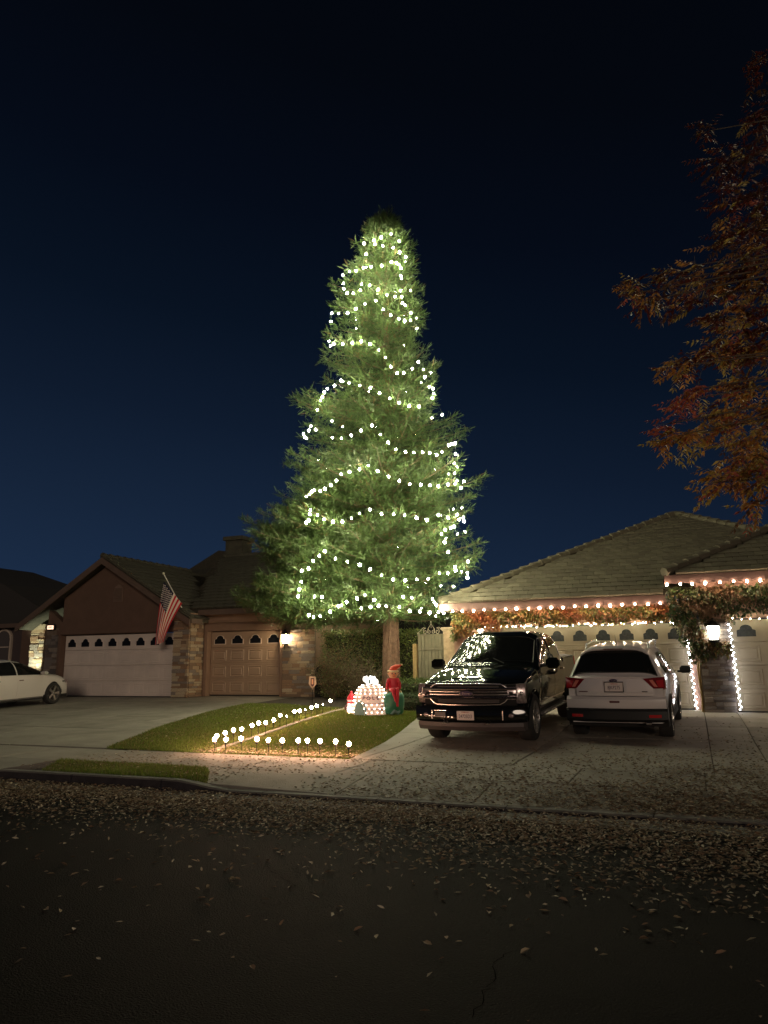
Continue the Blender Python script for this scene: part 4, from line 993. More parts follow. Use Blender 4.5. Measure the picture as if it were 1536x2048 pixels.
def hedge(name, label, x0, x1, y0, y1, z0, z1, n, size, cols, cat='hedge', thick=.14):
    t = thing(name, label, cat, ((x0+x1)/2, (y0+y1)/2, z0)); P = box_shell(x0, x1, y0, y1, z0, z1, n, thick)
    P += nr.normal(0, .02, P.shape); dr = nr.normal(0, 1, P.shape)+np.array([0, -.6, .35]); leaf_cloud('foliage', P, dr, nr.uniform(size*.6, size*1.3, len(P)), cols, t, seed=len(P))
    b = MB()
    for i in range(int((x1-x0)/.16)):
        x = x0+.1+i*.16+rnd.uniform(-.05, .05); pts = [(x, (y0+y1)/2, z0-.03)]
        for q in range(1, 6): pts.append((x+rnd.gauss(0, .05)*q, y0+.1+rnd.uniform(0, .15), z0+(z1-z0-.1)*q/5))
        b.tube(pts, [.014, .012, .01, .008, .006, .004], 4, cap=False)
    b.build('stems', M['twig'], t); MB().bb((x0+.12, y0+.16, z0), (x1-.12, y1, z1-.14), bev=.08).build('inner_mass', M['hedge_core'], t)
    return t
gr = [(.05, .085, .02), (.07, .11, .025), (.035, .06, .015), (.09, .12, .03)]
zb = G(-7, 20)
hedge('tall_hedge', 'tall leafy hedge right of the redwood trunk beside the gate', -8.22, -7.50, 21.22, 21.9, zb, 2.58, 3600, .075, [(.10, .15, .035), (.14, .19, .045), (.20, .24, .06), (.07, .10, .025)])
hedge('tall_hedge', 'tall tangled hedge with bare stems left of the redwood trunk', -10.9, -8.5, 21.5, 22.2, .5, 2.65, 11000, .075, [(.16, .21, .06), (.12, .17, .045), (.20, .20, .08), (.22, .16, .07), (.08, .12, .03)], thick=.2)
hedge('low_hedge', 'rounded bright green low hedge behind the clipped dark one', -7.85, -6.75, 19.7, 20.5, zb, 1.16, 3200, .055, [(.07, .115, .025), (.10, .15, .035), (.05, .08, .02)])
hedge('low_hedge', 'dark clipped knee-high hedge along the back edge of the lawn', -8.35, -6.75, 18.95, 19.45, G(-7.4, 19), .80, 5200, .035, [(.035, .06, .018), (.05, .08, .02), (.025, .045, .015)], thick=.07)
# loose twiggy shrub with some rusty leaves in front of the stone wall
def shrub(name, label, cx, cy, z0, rx, ry, hh, n, size, cols, nstem=26, cat='shrub', bare=.0):
    t = thing(name, label, cat, (cx, cy, z0)); b = MB(); P = []; rr = random.Random(int(abs(cx*100)))
    for i in range(nstem):
        a = rr.uniform(0, 6.283); q = rr.uniform(.2, 1); tip = (cx+rx*q*math.cos(a), cy+ry*q*math.sin(a), z0+hh*rr.uniform(.55, 1.)*(1-.25*q)); m = 9; pts = []
        for k in range(m):
            u_ = k/(m-1); pts.append((cx+(tip[0]-cx)*u_**1.2+rr.gauss(0, .03), cy+(tip[1]-cy)*u_**1.2+rr.gauss(0, .03), z0-.03+(tip[2]-z0)*u_))
        b.tube(pts, [.014*(1-.8*k/(m-1)) for k in range(m)], 4, cap=False)
        for k in range(2, m-1):
            for e in range(2):
                dx = np.array([rr.gauss(0, 1), rr.gauss(0, 1), rr.gauss(.3, .6)]); dx *= rr.uniform(.15, .4)/np.linalg.norm(dx); e_ = np.array(pts[k])+dx
                b.tube([pts[k], tuple(e_)], [.005, .002], 3, cap=False); P += [np.array(pts[k])+dx*w for w in (.3, .5, .7, .85, 1.)]
    b.build('stems', M['twig'], t); P = np.array(P); P = P[np.random.RandomState(3).randint(0, len(P), n)]+nr.normal(0, .05, (n, 3))
    leaf_cloud('foliage', P, nr.normal(0, 1, P.shape)+np.array([0, -.3, 0]), nr.uniform(size*.6, size*1.3, n), cols, t, seed=n); return t
shrub('tangled_shrub', 'big tangled twiggy shrub with green and rusty leaves against the stone wall', -10.1, 20.75, .5, 1.0, .7, 2.0, 5200, .055, [(.10, .13, .04), (.13, .15, .05), (.20, .11, .05), (.17, .10, .05), (.08, .10, .03)], 40)
shrub('tangled_shrub', 'sparser brownish twiggy shrub just left of the redwood trunk', -9.15, 20.6, .48, .75, .6, 1.7, 1700, .05, [(.11, .11, .05), (.16, .12, .06), (.08, .10, .035)], 46)
shrub('dark_bush', 'bare dark bush silhouetted on the sky between the redwood and the right house roof', -9.3, 33, .5, 2.2, 1.5, 5.2, 2500, .10, [(.03, .028, .02), (.04, .035, .02)], 46, 'bush')
shrub('distant_tree', 'low dark treetop above the dip between the two left roofs', -36, 37, .5, 2.5, 1.5, 6.2, 1500, .14, [(.02, .022, .014)], 30, 'tree')

def vine(label, zones, n, size, seed):
    loc = ((zones[0][0]+zones[0][1])/2, zones[0][2], zones[0][4]); t = thing('climbing_vine', label, 'vine', loc, group='vines on the right house'); rs_ = np.random.RandomState(seed); P = []; Cc = []; tot = sum((z[1]-z[0])*(z[5]-z[4]) for z in zones)
    b = MB()
    for (x0, x1, y0, y1, z0, z1, cols) in zones:
        k = int(n*(x1-x0)*(z1-z0)/tot); X_ = rs_.uniform(x0, x1, k); u_ = rs_.rand(k)**.8
        low = z0+(z1-z0)*.32*(np.sin(X_*4.1)*.5+.5)*(.5+.5*np.sin(X_*9.3+1)); Z_ = low+(z1-low)*u_; bulge = np.sin(np.clip((Z_-z0)/(z1-z0), 0, 1)*np.pi)
        Y_ = y1-(y1-y0)*rs_.rand(k)**.5*(.45+.55*bulge); P.append(np.column_stack([X_, Y_, Z_])); c = np.array(cols)
        idx = np.clip(((np.sin(X_*2.7)+np.sin(Z_*9+X_*5)+rs_.normal(0, .8, k))*.22+.5)*len(c), 0, len(c)-1).astype(int); Cc.append(c[idx])
        for q in range(int((x1-x0)*2)+1):
            xx = x0+(x1-x0)*rs_.rand(); pts = [(xx+(w*.5), (y0+y1)/2+.05, z0+(z1-z0)*(.4+.5*rs_.rand())) for w in range(4)]
            pts = [p for p in pts if p[0] < x1]
            if len(pts) > 1: b.tube(pts, .008, 4, cap=False)
    P = np.vstack(P); Cc = np.vstack(Cc); dr = rs_.normal(0, .7, P.shape)+np.array([0, -.45, -.75])
    leaf_cloud('foliage', P, dr, rs_.uniform(size*.55, size*1.35, len(P)), Cc, t, seed=seed)
    b.build('stems', M['twig'], t); return t, b
AUT = [(.30, .10, .045), (.36, .17, .06), (.26, .16, .05), (.12, .13, .035), (.16, .17, .05), (.38, .16, .09)]
GRN = [(.04, .07, .02), (.06, .09, .025), (.05, .06, .03), (.10, .11, .04), (.16, .10, .05), (.22, .13, .07)]
vine('long orange and green vine trained under the eave of the double garage', [(-6.25, -4.9, 20.40, 20.68, 2.15, 2.98, AUT[:5]), (-4.9, -.3, 20.38, 20.66, 2.56, 2.98, AUT)], 6800, .095, 21)
vine('thick dark green vine under the higher eave spilling down round the stone pillar lantern', [(-.45, 1.0, 19.55, 19.88, 2.40, 3.34, GRN), (1.0, 4.2, 19.50, 19.86, 2.62, 3.34, GRN), (-.30, .18, 19.7, 20.5, 1.95, 2.6, GRN), (.02, .85, 19.66, 19.86, 1.62, 2.02, GRN+AUT[2:4]), (-.05, .30, 19.66, 19.95, 1.35, 2.4, GRN)], 7600, .10, 22)
b = MB()
for k in range(3):
    b.tube([(.10+.03*k+.02*math.sin(i*1.3+k), 20.0+.1*k, .36+i*.25) for i in range(9)], [.03, .026, .024, .022, .02, .02, .018, .016, .012], 7)
tag(b.build('vine_stem', M['wood'], None, smooth=True, ang=80), 'pale twisted vine stem rising between garage door and stone pillar', 'vine stem')

# ------------------------------------------------------------------ autumn tree that leans in from the right
at = thing('autumn_tree', 'street tree with orange, gold and shade-darkened red autumn leaves leaning in at the right edge', 'tree', (5.6, 9.0, .14))
CL = [(1275,585,34,8.6),(1262,560,16,8.7),(1340,562,36,8.6),(1300,600,26,8.5),(1372,602,34,8.7),(1400,560,36,8.9),(1440,640,40,8.8),(1378,722,30,8.2),(1352,733,24,8.1),(1430,700,34,8.6),(1395,778,24,8.3),(1372,800,26,8.2),(1335,848,22,8.0),(1340,875,30,8.0),(1385,870,34,8.1),(1430,860,40,8.3),(1450,820,40,8.4),(1490,770,48,8.6),(1480,690,50,8.7),(1505,620,55,8.8),(1450,560,36,9.0),(1500,540,50,8.9),(1515,880,50,8.2),(1490,920,34,8.0),(1450,955,26,7.8),(1430,965,18,7.7),(1500,960,36,7.8),(1530,930,40,7.8),(1507,1012,16,7.7),(1470,400,40,9.6),(1505,450,50,9.4),(1440,330,42,9.8),(1415,262,26,9.8),(1500,310,50,9.8),(1520,230,40,9.9),(1450,480,26,9.3),(1390,530,16,8.8),(1530,120,30,10),(1525,500,50,9.1),(1520,390,40,9.5),(1535,700,45,8.7),(1535,820,45,8.4),
      (1620,250,110,10),(1600,420,90,9.6),(1640,560,110,9.2),(1600,700,80,8.9),(1660,800,110,8.6),(1620,930,80,8.1),(1760,500,130,9.6),(1760,300,120,10),(1780,760,130,8.8),(1700,120,90,10.2)]
rb = random.Random(9); tips = MB(); pos = []; drs = []; szs = []; cls = []
heads = [Vector((5.5, 9.05, 3.0)), Vector((5.35, 9.1, 4.3)), Vector((5.2, 9.2, 5.6)), Vector((5.1, 9.3, 7.2))]
MB().tube([(5.6, 9.0, .1), (5.58, 9.0, 1.2)]+[tuple(q) for q in heads]+[(5.0, 9.4, 9.5)], [.19, .15, .13, .12, .10, .08, .03], 10).build('trunk', M['twig'], at, smooth=True)
PINK = np.array((.42, .11, .07)); ORG = np.array((.58, .28, .07)); GLD = np.array((.50, .37, .10)); DIM_RED = np.array((.11, .02, .012)); BRN = np.array((.19, .09, .04))
for (px, py, pr, Y) in CL:
    c = on_y(px, py, Y); rad = pr/1494*np.dot(c-EYE, fw); hd = min(heads, key=lambda q: (Vector(tuple(c))-q).length+abs(q.z+.3-c[2])*.7); cv = Vector(tuple(c))
    mid = hd.lerp(cv, .5)+Vector((rb.gauss(0, .1), rb.gauss(0, .1), .25)); tips.tube([tuple(hd), tuple(hd.lerp(mid, .6)), tuple(mid), tuple(mid.lerp(cv, .6)), tuple(cv)], [.030, .022, .016, .010, .005], 5, cap=False)
    n = int((7+52*(rad/.3)**2)*(1.05-.45*np.clip((700-py)/500, 0, 1))) if px < 1560 else int(22*(rad/.3)**1.6)
    top = np.clip((860-py)/520, 0, 1)  # leaves redden upward; the dimmer light up there is put into their colour too
    if px < 1450: n = int(n*.68)
    for k in range(min(n, 130)):
        o = np.array([rb.gauss(0, .5), rb.gauss(0, .5), rb.gauss(0, .42)])*rad*(.78 if px < 1450 else 1); p = c+o
        # compound leaf: droops from a twig, ten leaflets in pairs
        rd = np.array([rb.gauss(-.5, .7), rb.gauss(-.2, .6), rb.gauss(-.45, .35)]); rd /= np.linalg.norm(rd); L = rb.uniform(.18, .27); sd = np.cross(rd, [0, 0, 1]); sd /= np.linalg.norm(sd)+1e-6
        x = rb.random(); col = (DIM_RED if x < .62 else PINK*.4 if x < .72 else BRN*.6) if rb.random() < top*.96 else (ORG if x < .35 else GLD if x < .68 else BRN if x < .88 else PINK)
        if (px, py) in ((1395, 778), (1372, 800), (1335, 848)): col = PINK if x < .7 else ORG
        for q in range(5):
            for sg in (-1, 1):
                dd = sd*sg*.85+rd*.55+np.array([0, 0, -.25]); pos.append(p+rd*L*(q+.6)/5); drs.append(dd+np.array([rb.gauss(0, .12) for _ in range(3)])); szs.append(rb.uniform(.070, .105)*(1-.06*q)); cls.append(col*rb.uniform(.8, 1.2))
        pos.append(p+rd*L); drs.append(rd); szs.append(.06); cls.append(col)
    for k in range(4):
        e = c+np.array([rb.gauss(0, .6), rb.gauss(0, .5), rb.gauss(0, .5)])*rad; tips.tube([tuple(cv), tuple(e)], [.004, .002], 3, cap=False)
LV2 = np.array([(0, 0, 0), (.4, -.17, .03), (1, 0, -.1), (.4, .17, .03)])
leaf_cloud('crown', np.array(pos), np.array(drs), np.array(szs), np.array(cls), at, tv=LV2, jit=.12, seed=5)
tips.build('limbs', M['twig'], at)
print('autumn leaflets', len(pos))

# ------------------------------------------------------------------ globe lights on stakes
FR = [(-7.49,10.93,.18),(-7.30,10.96,.18),(-6.97,10.93,.21),(-6.68,10.92,.21),(-6.46,10.93,.20),(-6.21,10.93,.20),(-5.92,10.92,.21),(-5.75,10.92,.21),(-5.54,10.92,.21),(-5.26,10.92,.21),(-5.04,10.92,.18)]
DG = [(-7.58,11.09,.21,1),(-7.67,11.50,.22,1),(-7.78,11.92,.22,1),(-7.95,12.45,.18,1),(-7.92,12.75,.22,1),(-8.00,13.12,.22,1),(-7.96,13.34,.21,1),(-8.15,13.93,.19,1),(-8.23,14.36,.24,1),(-8.19,14.57,.22,0),(-8.29,15.07,.24,1),(-8.29,15.33,.23,1),(-8.40,15.82,.22,0),(-8.40,16.10,.22,1),(-8.43,16.46,.22,1),(-8.49,16.88,.24,0),(-8.60,17.55,.24,1)]
num = ['first', 'second', 'third', 'fourth', 'fifth', 'sixth', 'seventh', 'eighth', 'ninth', 'tenth', 'eleventh', 'twelfth', 'thirteenth', 'fourteenth', 'fifteenth', 'sixteenth', 'last']
S_M = MB().tube([(0, 0, -.03), (0, 0, 1)], .006, 5).build('s', M['metal_black']); SM_ = S_M.data; bpy.data.objects.remove(S_M)
S_C = MB().lathe([(.016, -.005), (.024, .0), (.024, .03), (.014, .036)], (0, 0, 0), 8).build('s', M['metal_black']); SC_ = S_C.data; bpy.data.objects.remove(S_C)
def stake(x, y, h, lit, lab, grp):
    z = G(x, y); t = thing('stake_light', lab, 'stake light', (x, y, z), rnd.uniform(0, 3), group=grp); t.rotation_euler = (rnd.gauss(0, .03), rnd.gauss(0, .03), 0)
    inst('stake', SM_, t, (0, 0, 0), (0, 0, 0), (1, 1, h-.05)); inst('socket', SC_, t, (0, 0, h-.06))
    if lit: inst('globe', B_GLOBE, t, (0, 0, h+.012))
    else: inst('bulb', B_EAVE, t, (0, 0, h-.015), (0, 0, 0), (.45, .45, .6))
for i, (x, y, h) in enumerate(FR):
    stake(x, y, h+.02, 1, '%s globe light from the left in the front row along the sidewalk' % num[i] if i < 10 else 'rightmost globe light of the front row, by the driveway corner', 'globe lights in the front row')
for i, (x, y, h, lit) in enumerate(DG):
    stake(x, y, h+.02, lit, ('%s globe light from the sidewalk in the diagonal row up the lawn' if lit else '%s stake from the sidewalk in the diagonal row, its bulb dim and bare') % num[i] if i < 16 else 'farthest globe light of the diagonal row, beside the small lit figure', 'globe lights in the diagonal row')
# ------------------------------------------------------------------ lit igloo, white figure, small figure, inflatable, yard sign
rt2d = r0[:2]; face = -fw[:2]/np.linalg.norm(fw[:2]); FA = math.atan2(rt2d[1], rt2d[0])      # decorations face the street / camera side
ix, iy = -7.50, 17.55; iz = G(ix, iy)
ig = thing('lit_igloo', 'dome shaped igloo of pink mesh courses covered in glowing bulbs with a teal doorway', 'igloo decoration', (ix, iy, iz), FA)
RR, HH = .445, .70
dome = lambda a, e: (RR*math.cos(a)*math.cos(e)**.55, RR*math.sin(a)*math.cos(e)**.55, HH*math.sin(e))
b = MB(); NA, NE = 30, 8
es = [0, .18, .38, .60, .82, 1.05, 1.28, 1.5]
for i in range(len(es)-1):
    pass
rows = [[dome(2*math.pi*j/NA, e) for j in range(NA+1)] for e in es]; b.grid(rows); b.build('mesh_cover', M['igloo'], ig, smooth=True, local=True)
for e in es[:-1]: MB().tube([tuple(np.array(dome(2*math.pi*j/NA, e))*1.012) for j in range(NA+1)], .006, 4, cap=False).build('hoop', M['rope_dark'] if e else M['white'], ig, local=True)
for j in range(0, NA, 5): MB().tube([tuple(np.array(dome(2*math.pi*j/NA, e))*1.01) for e in np.linspace(0, 1.5, 12)], .006, 4, cap=False).build('rib', M['white'], ig, local=True)
for i, e in enumerate([.08, .20, .33, .48, .62, .78, .95, 1.12, 1.3]):
    k = int(22*math.cos(e)**.55)
    for j in range(k):
        a = 2*math.pi*(j+.5*(i % 2))/k
        if math.sin(a) < 0 and abs(math.cos(a)+.52) < .27 and e < .50: continue
        if .4 < e < .7 and -2.12 < (a-2*math.pi if a > math.pi else a) < -1.0: continue
        p = np.array(dome(a, e))*1.03; inst('bulb', B_IGLOO, ig, p)
# doorway, left of centre, as a short arched tunnel
da = math.radians(-122); dd = np.array([math.cos(da), math.sin(da)]); sd = np.array([-dd[1], dd[0]])
def tun(w, h, r_): return [(dd[0]*r_+sd[0]*x, dd[1]*r_+sd[1]*x, z) for x, z in [(-w, 0), (-w*.95, h*.45), (-w*.62, h*.82), (0, h), (w*.62, h*.82), (w*.95, h*.45), (w, 0)]]
b = MB(); A1, A2 = tun(.15, .33, .34), tun(.15, .33, .50); b.grid([A1, A2], flip=True); b.add(A2, [tuple(range(7))]); b.build('doorway', M['igloo_door'], ig, local=True, recalc=True)
MB().tube([(p[0]*1.01, p[1]*1.01, p[2]) for p in A2], .010, 5).build('door_hoop', M['white'], ig, local=True)
for p in A2[1:6]: inst('bulb', B_IGLOO, ig, (p[0]*1.03, p[1]*1.03, p[2]+.01))
for ch_, a in zip('POLE', (-112, -96, -80, -65)):
    a = math.radians(a); p = np.array(dome(a, .56))*1.05; text(ch_, 'letter', M['rope_dark'], ig, p, .13, (R(90)-.45, 0, a+R(90)), .006)
for a, e in ((-52, .30), (-52, .13)):
    a = math.radians(a); p = np.array(dome(a, e))*1.04; text('X', 'letter', M['rope_dark'], ig, p, .13, (R(90)-.15, 0, a+R(90)), .006)

fgx, fgy = ix-.02, iy; fg = thing('lit_figure', 'small glowing white tinsel animal perched on top of the igloo', 'lit figure', (fgx, fgy, iz+HH-.02), FA); fg.scale = (.85, .85, .85)
fm = mat('white_tinsel', (.8, .78, .76), .5, emit=(1, .97, .95), estr=.8, bump=.8, bscale=60)
b = MB(); b.ball((.05, .02, .15), .12, 14, 9, sc=(1.35, .75, .85)).ball((-.12, -.01, .19), .085, 12, 8, sc=(1.1, .9, 1)); b.ball((.17, .03, .11), .09, 10, 7, sc=(1, .8, 1)); b.build('body', fm, fg, smooth=True, local=True)
b = MB(); b.tube([(.0, -.05, .12), (-.02, -.06, 0)], [.035, .03], 8); b.tube([(-.07, .04, .12), (-.09, .04, 0)], [.035, .03], 8); b.tube([(.16, -.04, .10), (.16, -.05, 0)], [.04, .03], 8); b.build('legs', fm, fg, smooth=True, local=True)
MB().ball((-.17, -.07, .25), .022, 6, 5).ball((-.09, -.03, .275), .022, 6, 5).build('ears', fm, fg, local=True)
MB().box((0, -.08, .12), (.05, .03, .11), bev=.01).build('scarf', M['igloo_door'], fg, local=True)
for k in range(40):
    a, e = rnd.uniform(0, 6.28), rnd.uniform(-.4, 1.4); inst('bulb', B_FIG, fg, (.04+.19*math.cos(a)*math.cos(e), .01+.10*math.sin(a)*math.cos(e), .15+.12*math.sin(e)))

gx, gy = -7.98, 17.45; gz = G(gx, gy)
gn = thing('lit_penguin', 'small lit penguin figure in a red bobble hat left of the igloo', 'lit figure', (gx, gy, gz), FA)
pk = mat('pink_glow_cloth', (.75, .50, .48), .6, emit=(1, .7, .62), estr=.55); rdg = mat('red_glow_cloth', (.6, .03, .05), .6, emit=(.8, .05, .06), estr=.28)
MB().lathe([(.06, 0), (.11, .03), (.12, .12), (.105, .22), (.07, .27)], (0, 0, 0), 14).build('body', pk, gn, smooth=True, local=True)
MB().ball((0, 0, .31), .095, 12, 8).build('head', pk, gn, smooth=True, local=True)
MB().lathe([(.108, .33), (.112, .36), (.085, .42), (.045, .475), (.02, .50)], (0, 0, 0), 12).ball((0, 0, .515), .03, 8, 6).build('hat', rdg, gn, smooth=True, local=True)
MB().lathe([(.10, .245), (.118, .26), (.10, .28)], (0, 0, 0), 12).box((.06, -.11, .19), (.04, .02, .12), bev=.008).build('scarf', rdg, gn, local=True)
for sg in (-1, 1):
    MB().tube([(sg*.10, 0, .24), (sg*.155, -.01, .14), (sg*.14, -.02, .08)], [.03, .028, .015], 7).build('wing', M['rope_dark'], gn, smooth=True, local=True)
    MB().ball((sg*.055, -.06, .018), .045, 8, 5, sc=(1, 1.3, .45)).build('foot', mat('orange_foot', (.6, .28, .05), .6, emit=(1, .5, .12), estr=.4), gn, smooth=True, local=True)
    inst('bulb', B_IGLOO, gn, (sg*.055, -.12, .03)); MB().ball((sg*.03, -.088, .33), .011, 6, 4).build('eye', M['black'], gn, local=True)
MB().tube([(0, -.09, .30), (0, -.135, .292)], [.018, .003], 6).build('beak', M['elf_hat'], gn, local=True)
for k in range(12): inst('bulb', B_IGLOO, gn, (rnd.uniform(-.09, .09), -.118, rnd.uniform(.05, .23)))

ex, ey = -6.92, 17.62; ez = G(ex, ey); EF = thing('inflatable_elf', 'red inflatable elf with pointed orange hat sitting on a green cushion', 'inflatable', (ex, ey, ez), FA+.15)
b = MB(); prof = [(.06, .0), (.20, .005), (.235, .05), (.26, .2), (.265, .34), (.255, .45), (.22, .515), (.10, .53), (.01, .528)]
NL = 30; rows = []
for (q, z) in prof: rows.append([(q*(1+.035*math.cos(10*2*math.pi*j/NL))*math.cos(2*math.pi*j/NL), q*.9*(1+.035*math.cos(10*2*math.pi*j/NL))*math.sin(2*math.pi*j/NL), z) for j in range(NL+1)])
b.grid(rows); b.build('cushion', M['elf_green'], EF, smooth=True, local=True, ang=80)
MB().tube([(-.10, -.26, .02), (-.02, -.27, .10), (.06, -.27, .05), (.12, -.25, .10)], [.03, .045, .045, .02], 7).build('dark_bow', M['igloo_door'], EF, smooth=True, local=True)
def skin_obj(name, m, parent, verts, edges, rad, lvl=2):
    me = bpy.data.meshes.new(name); me.from_pydata(verts, edges, []); me.materials.append(m); o = bpy.data.objects.new(name, me); C.objects.link(o); o.parent = parent
    md = o.modifiers.new('skin', 'SKIN'); sv = me.skin_vertices[0].data
    for i, r_ in enumerate(rad): sv[i].radius = r_ if hasattr(r_, '__len__') else (r_, r_)
    sv[0].use_root = True; md.use_smooth_shade = True; s = o.modifiers.new('sub', 'SUBSURF'); s.levels = lvl; s.render_levels = lvl; return o
V = [(0, .02, .56), (0, .01, .68), (0, 0, .80), (0, 0, .87),
     (-.12, 0, .84), (-.155, -.01, .72), (-.16, -.04, .60), (.12, 0, .84), (.155, -.01, .72), (.16, -.04, .60),
     (-.07, -.10, .57), (-.055, -.23, .62), (-.02, -.28, .45), (.03, -.285, .30), (.07, -.10, .57), (.06, -.23, .63), (.055, -.29, .45), (.045, -.30, .26), (.05, -.34, .20)]
E_ = [(0, 1), (1, 2), (2, 3), (2, 4), (4, 5), (5, 6), (2, 7), (7, 8), (8, 9), (0, 10), (10, 11), (11, 12), (12, 13), (0, 14), (14, 15), (15, 16), (16, 17), (17, 18)]
rad = [(.10, .09), (.11, .09), (.095, .08), .05, .045, .04, .035, .045, .04, .035, .06, .05, .04, .03, .06, .05, .042, .035, .025]
skin_obj('suit', M['elf_red'], EF, V, E_, rad)
MB().ball((-.165, -.055, .545), .035, 8, 6).ball((.165, -.055, .545), .035, 8, 6).build('mittens', M['cream'], EF, smooth=True, local=True)
MB().ball((0, 0, .975), .115, 16, 10, sc=(1, .92, 1.03)).build('head', M['skin'], EF, smooth=True, local=True)
for sg in (-1, 1):
    MB().tube([(sg*.10, 0, .97), (sg*.15, .0, 1.0)], [.03, .006], 6).build('ear', M['skin'], EF, smooth=True, local=True)
    MB().ball((sg*.04, -.100, .985), .016, 8, 5).build('eye', M['ink_blue'], EF, local=True); MB().tube([(sg*.02, -.105, 1.02), (sg*.06, -.10, 1.025)], .005, 4).build('eyebrow', M['rope_dark'], EF, local=True)
MB().ball((0, -.115, .96), .017, 8, 5).build('nose', M['elf_hat'], EF, local=True); MB().tube([(-.04, -.10, .93), (0, -.108, .915), (.04, -.10, .93)], .006, 4).build('mouth', M['elf_red'], EF, local=True)
MB().tube([(.118*math.cos(a), .108*math.sin(a), 1.045+.01*math.sin(a)) for a in np.linspace(0, 6.283, 20)], .026, 7, cap=False).build('hat_brim', M['cream'], EF, smooth=True, local=True)
MB().tube([(0, 0, 1.04), (.02, 0, 1.10), (.08, 0, 1.145), (.15, .0, 1.165), (.205, 0, 1.19)], [.112, .095, .062, .035, .015], 12).build('hat', M['elf_hat'], EF, smooth=True, local=True)
MB().ball((.22, 0, 1.20), .024, 8, 6).build('pompom', M['cream'], EF, smooth=True, local=True)

sx_, sy_ = -9.85, 18.95; sg_ = thing('yard_sign', 'small pale pentagonal security sign on a thin black stake by the planting bed', 'yard sign', (sx_, sy_, G(sx_, sy_)), FA)
MB().tube([(0, 0, -.05), (0, 0, .42)], .010, 5).build('stake', M['metal_black'], sg_, local=True)
MB().prism([(-.085, .78), (.085, .78), (.11, .58), (0, .44), (-.11, .58)], 1, -.012, .0).build('board', mat('sign_pale', (.50, .33, .22), .5), sg_, local=True, recalc=True)
MB().prism([(-.05, .74), (.05, .74), (.05, .55), (0, .50), (-.05, .55)], 1, -.017, -.0125).build('emblem', M['rope_dark'], sg_, local=True, recalc=True)
MB().prism([(-.022, .71), (.022, .71), (.022, .57), (-.022, .57)], 1, -.021, -.0175).build('emblem_stripe', M['skin'], sg_, local=True, recalc=True)
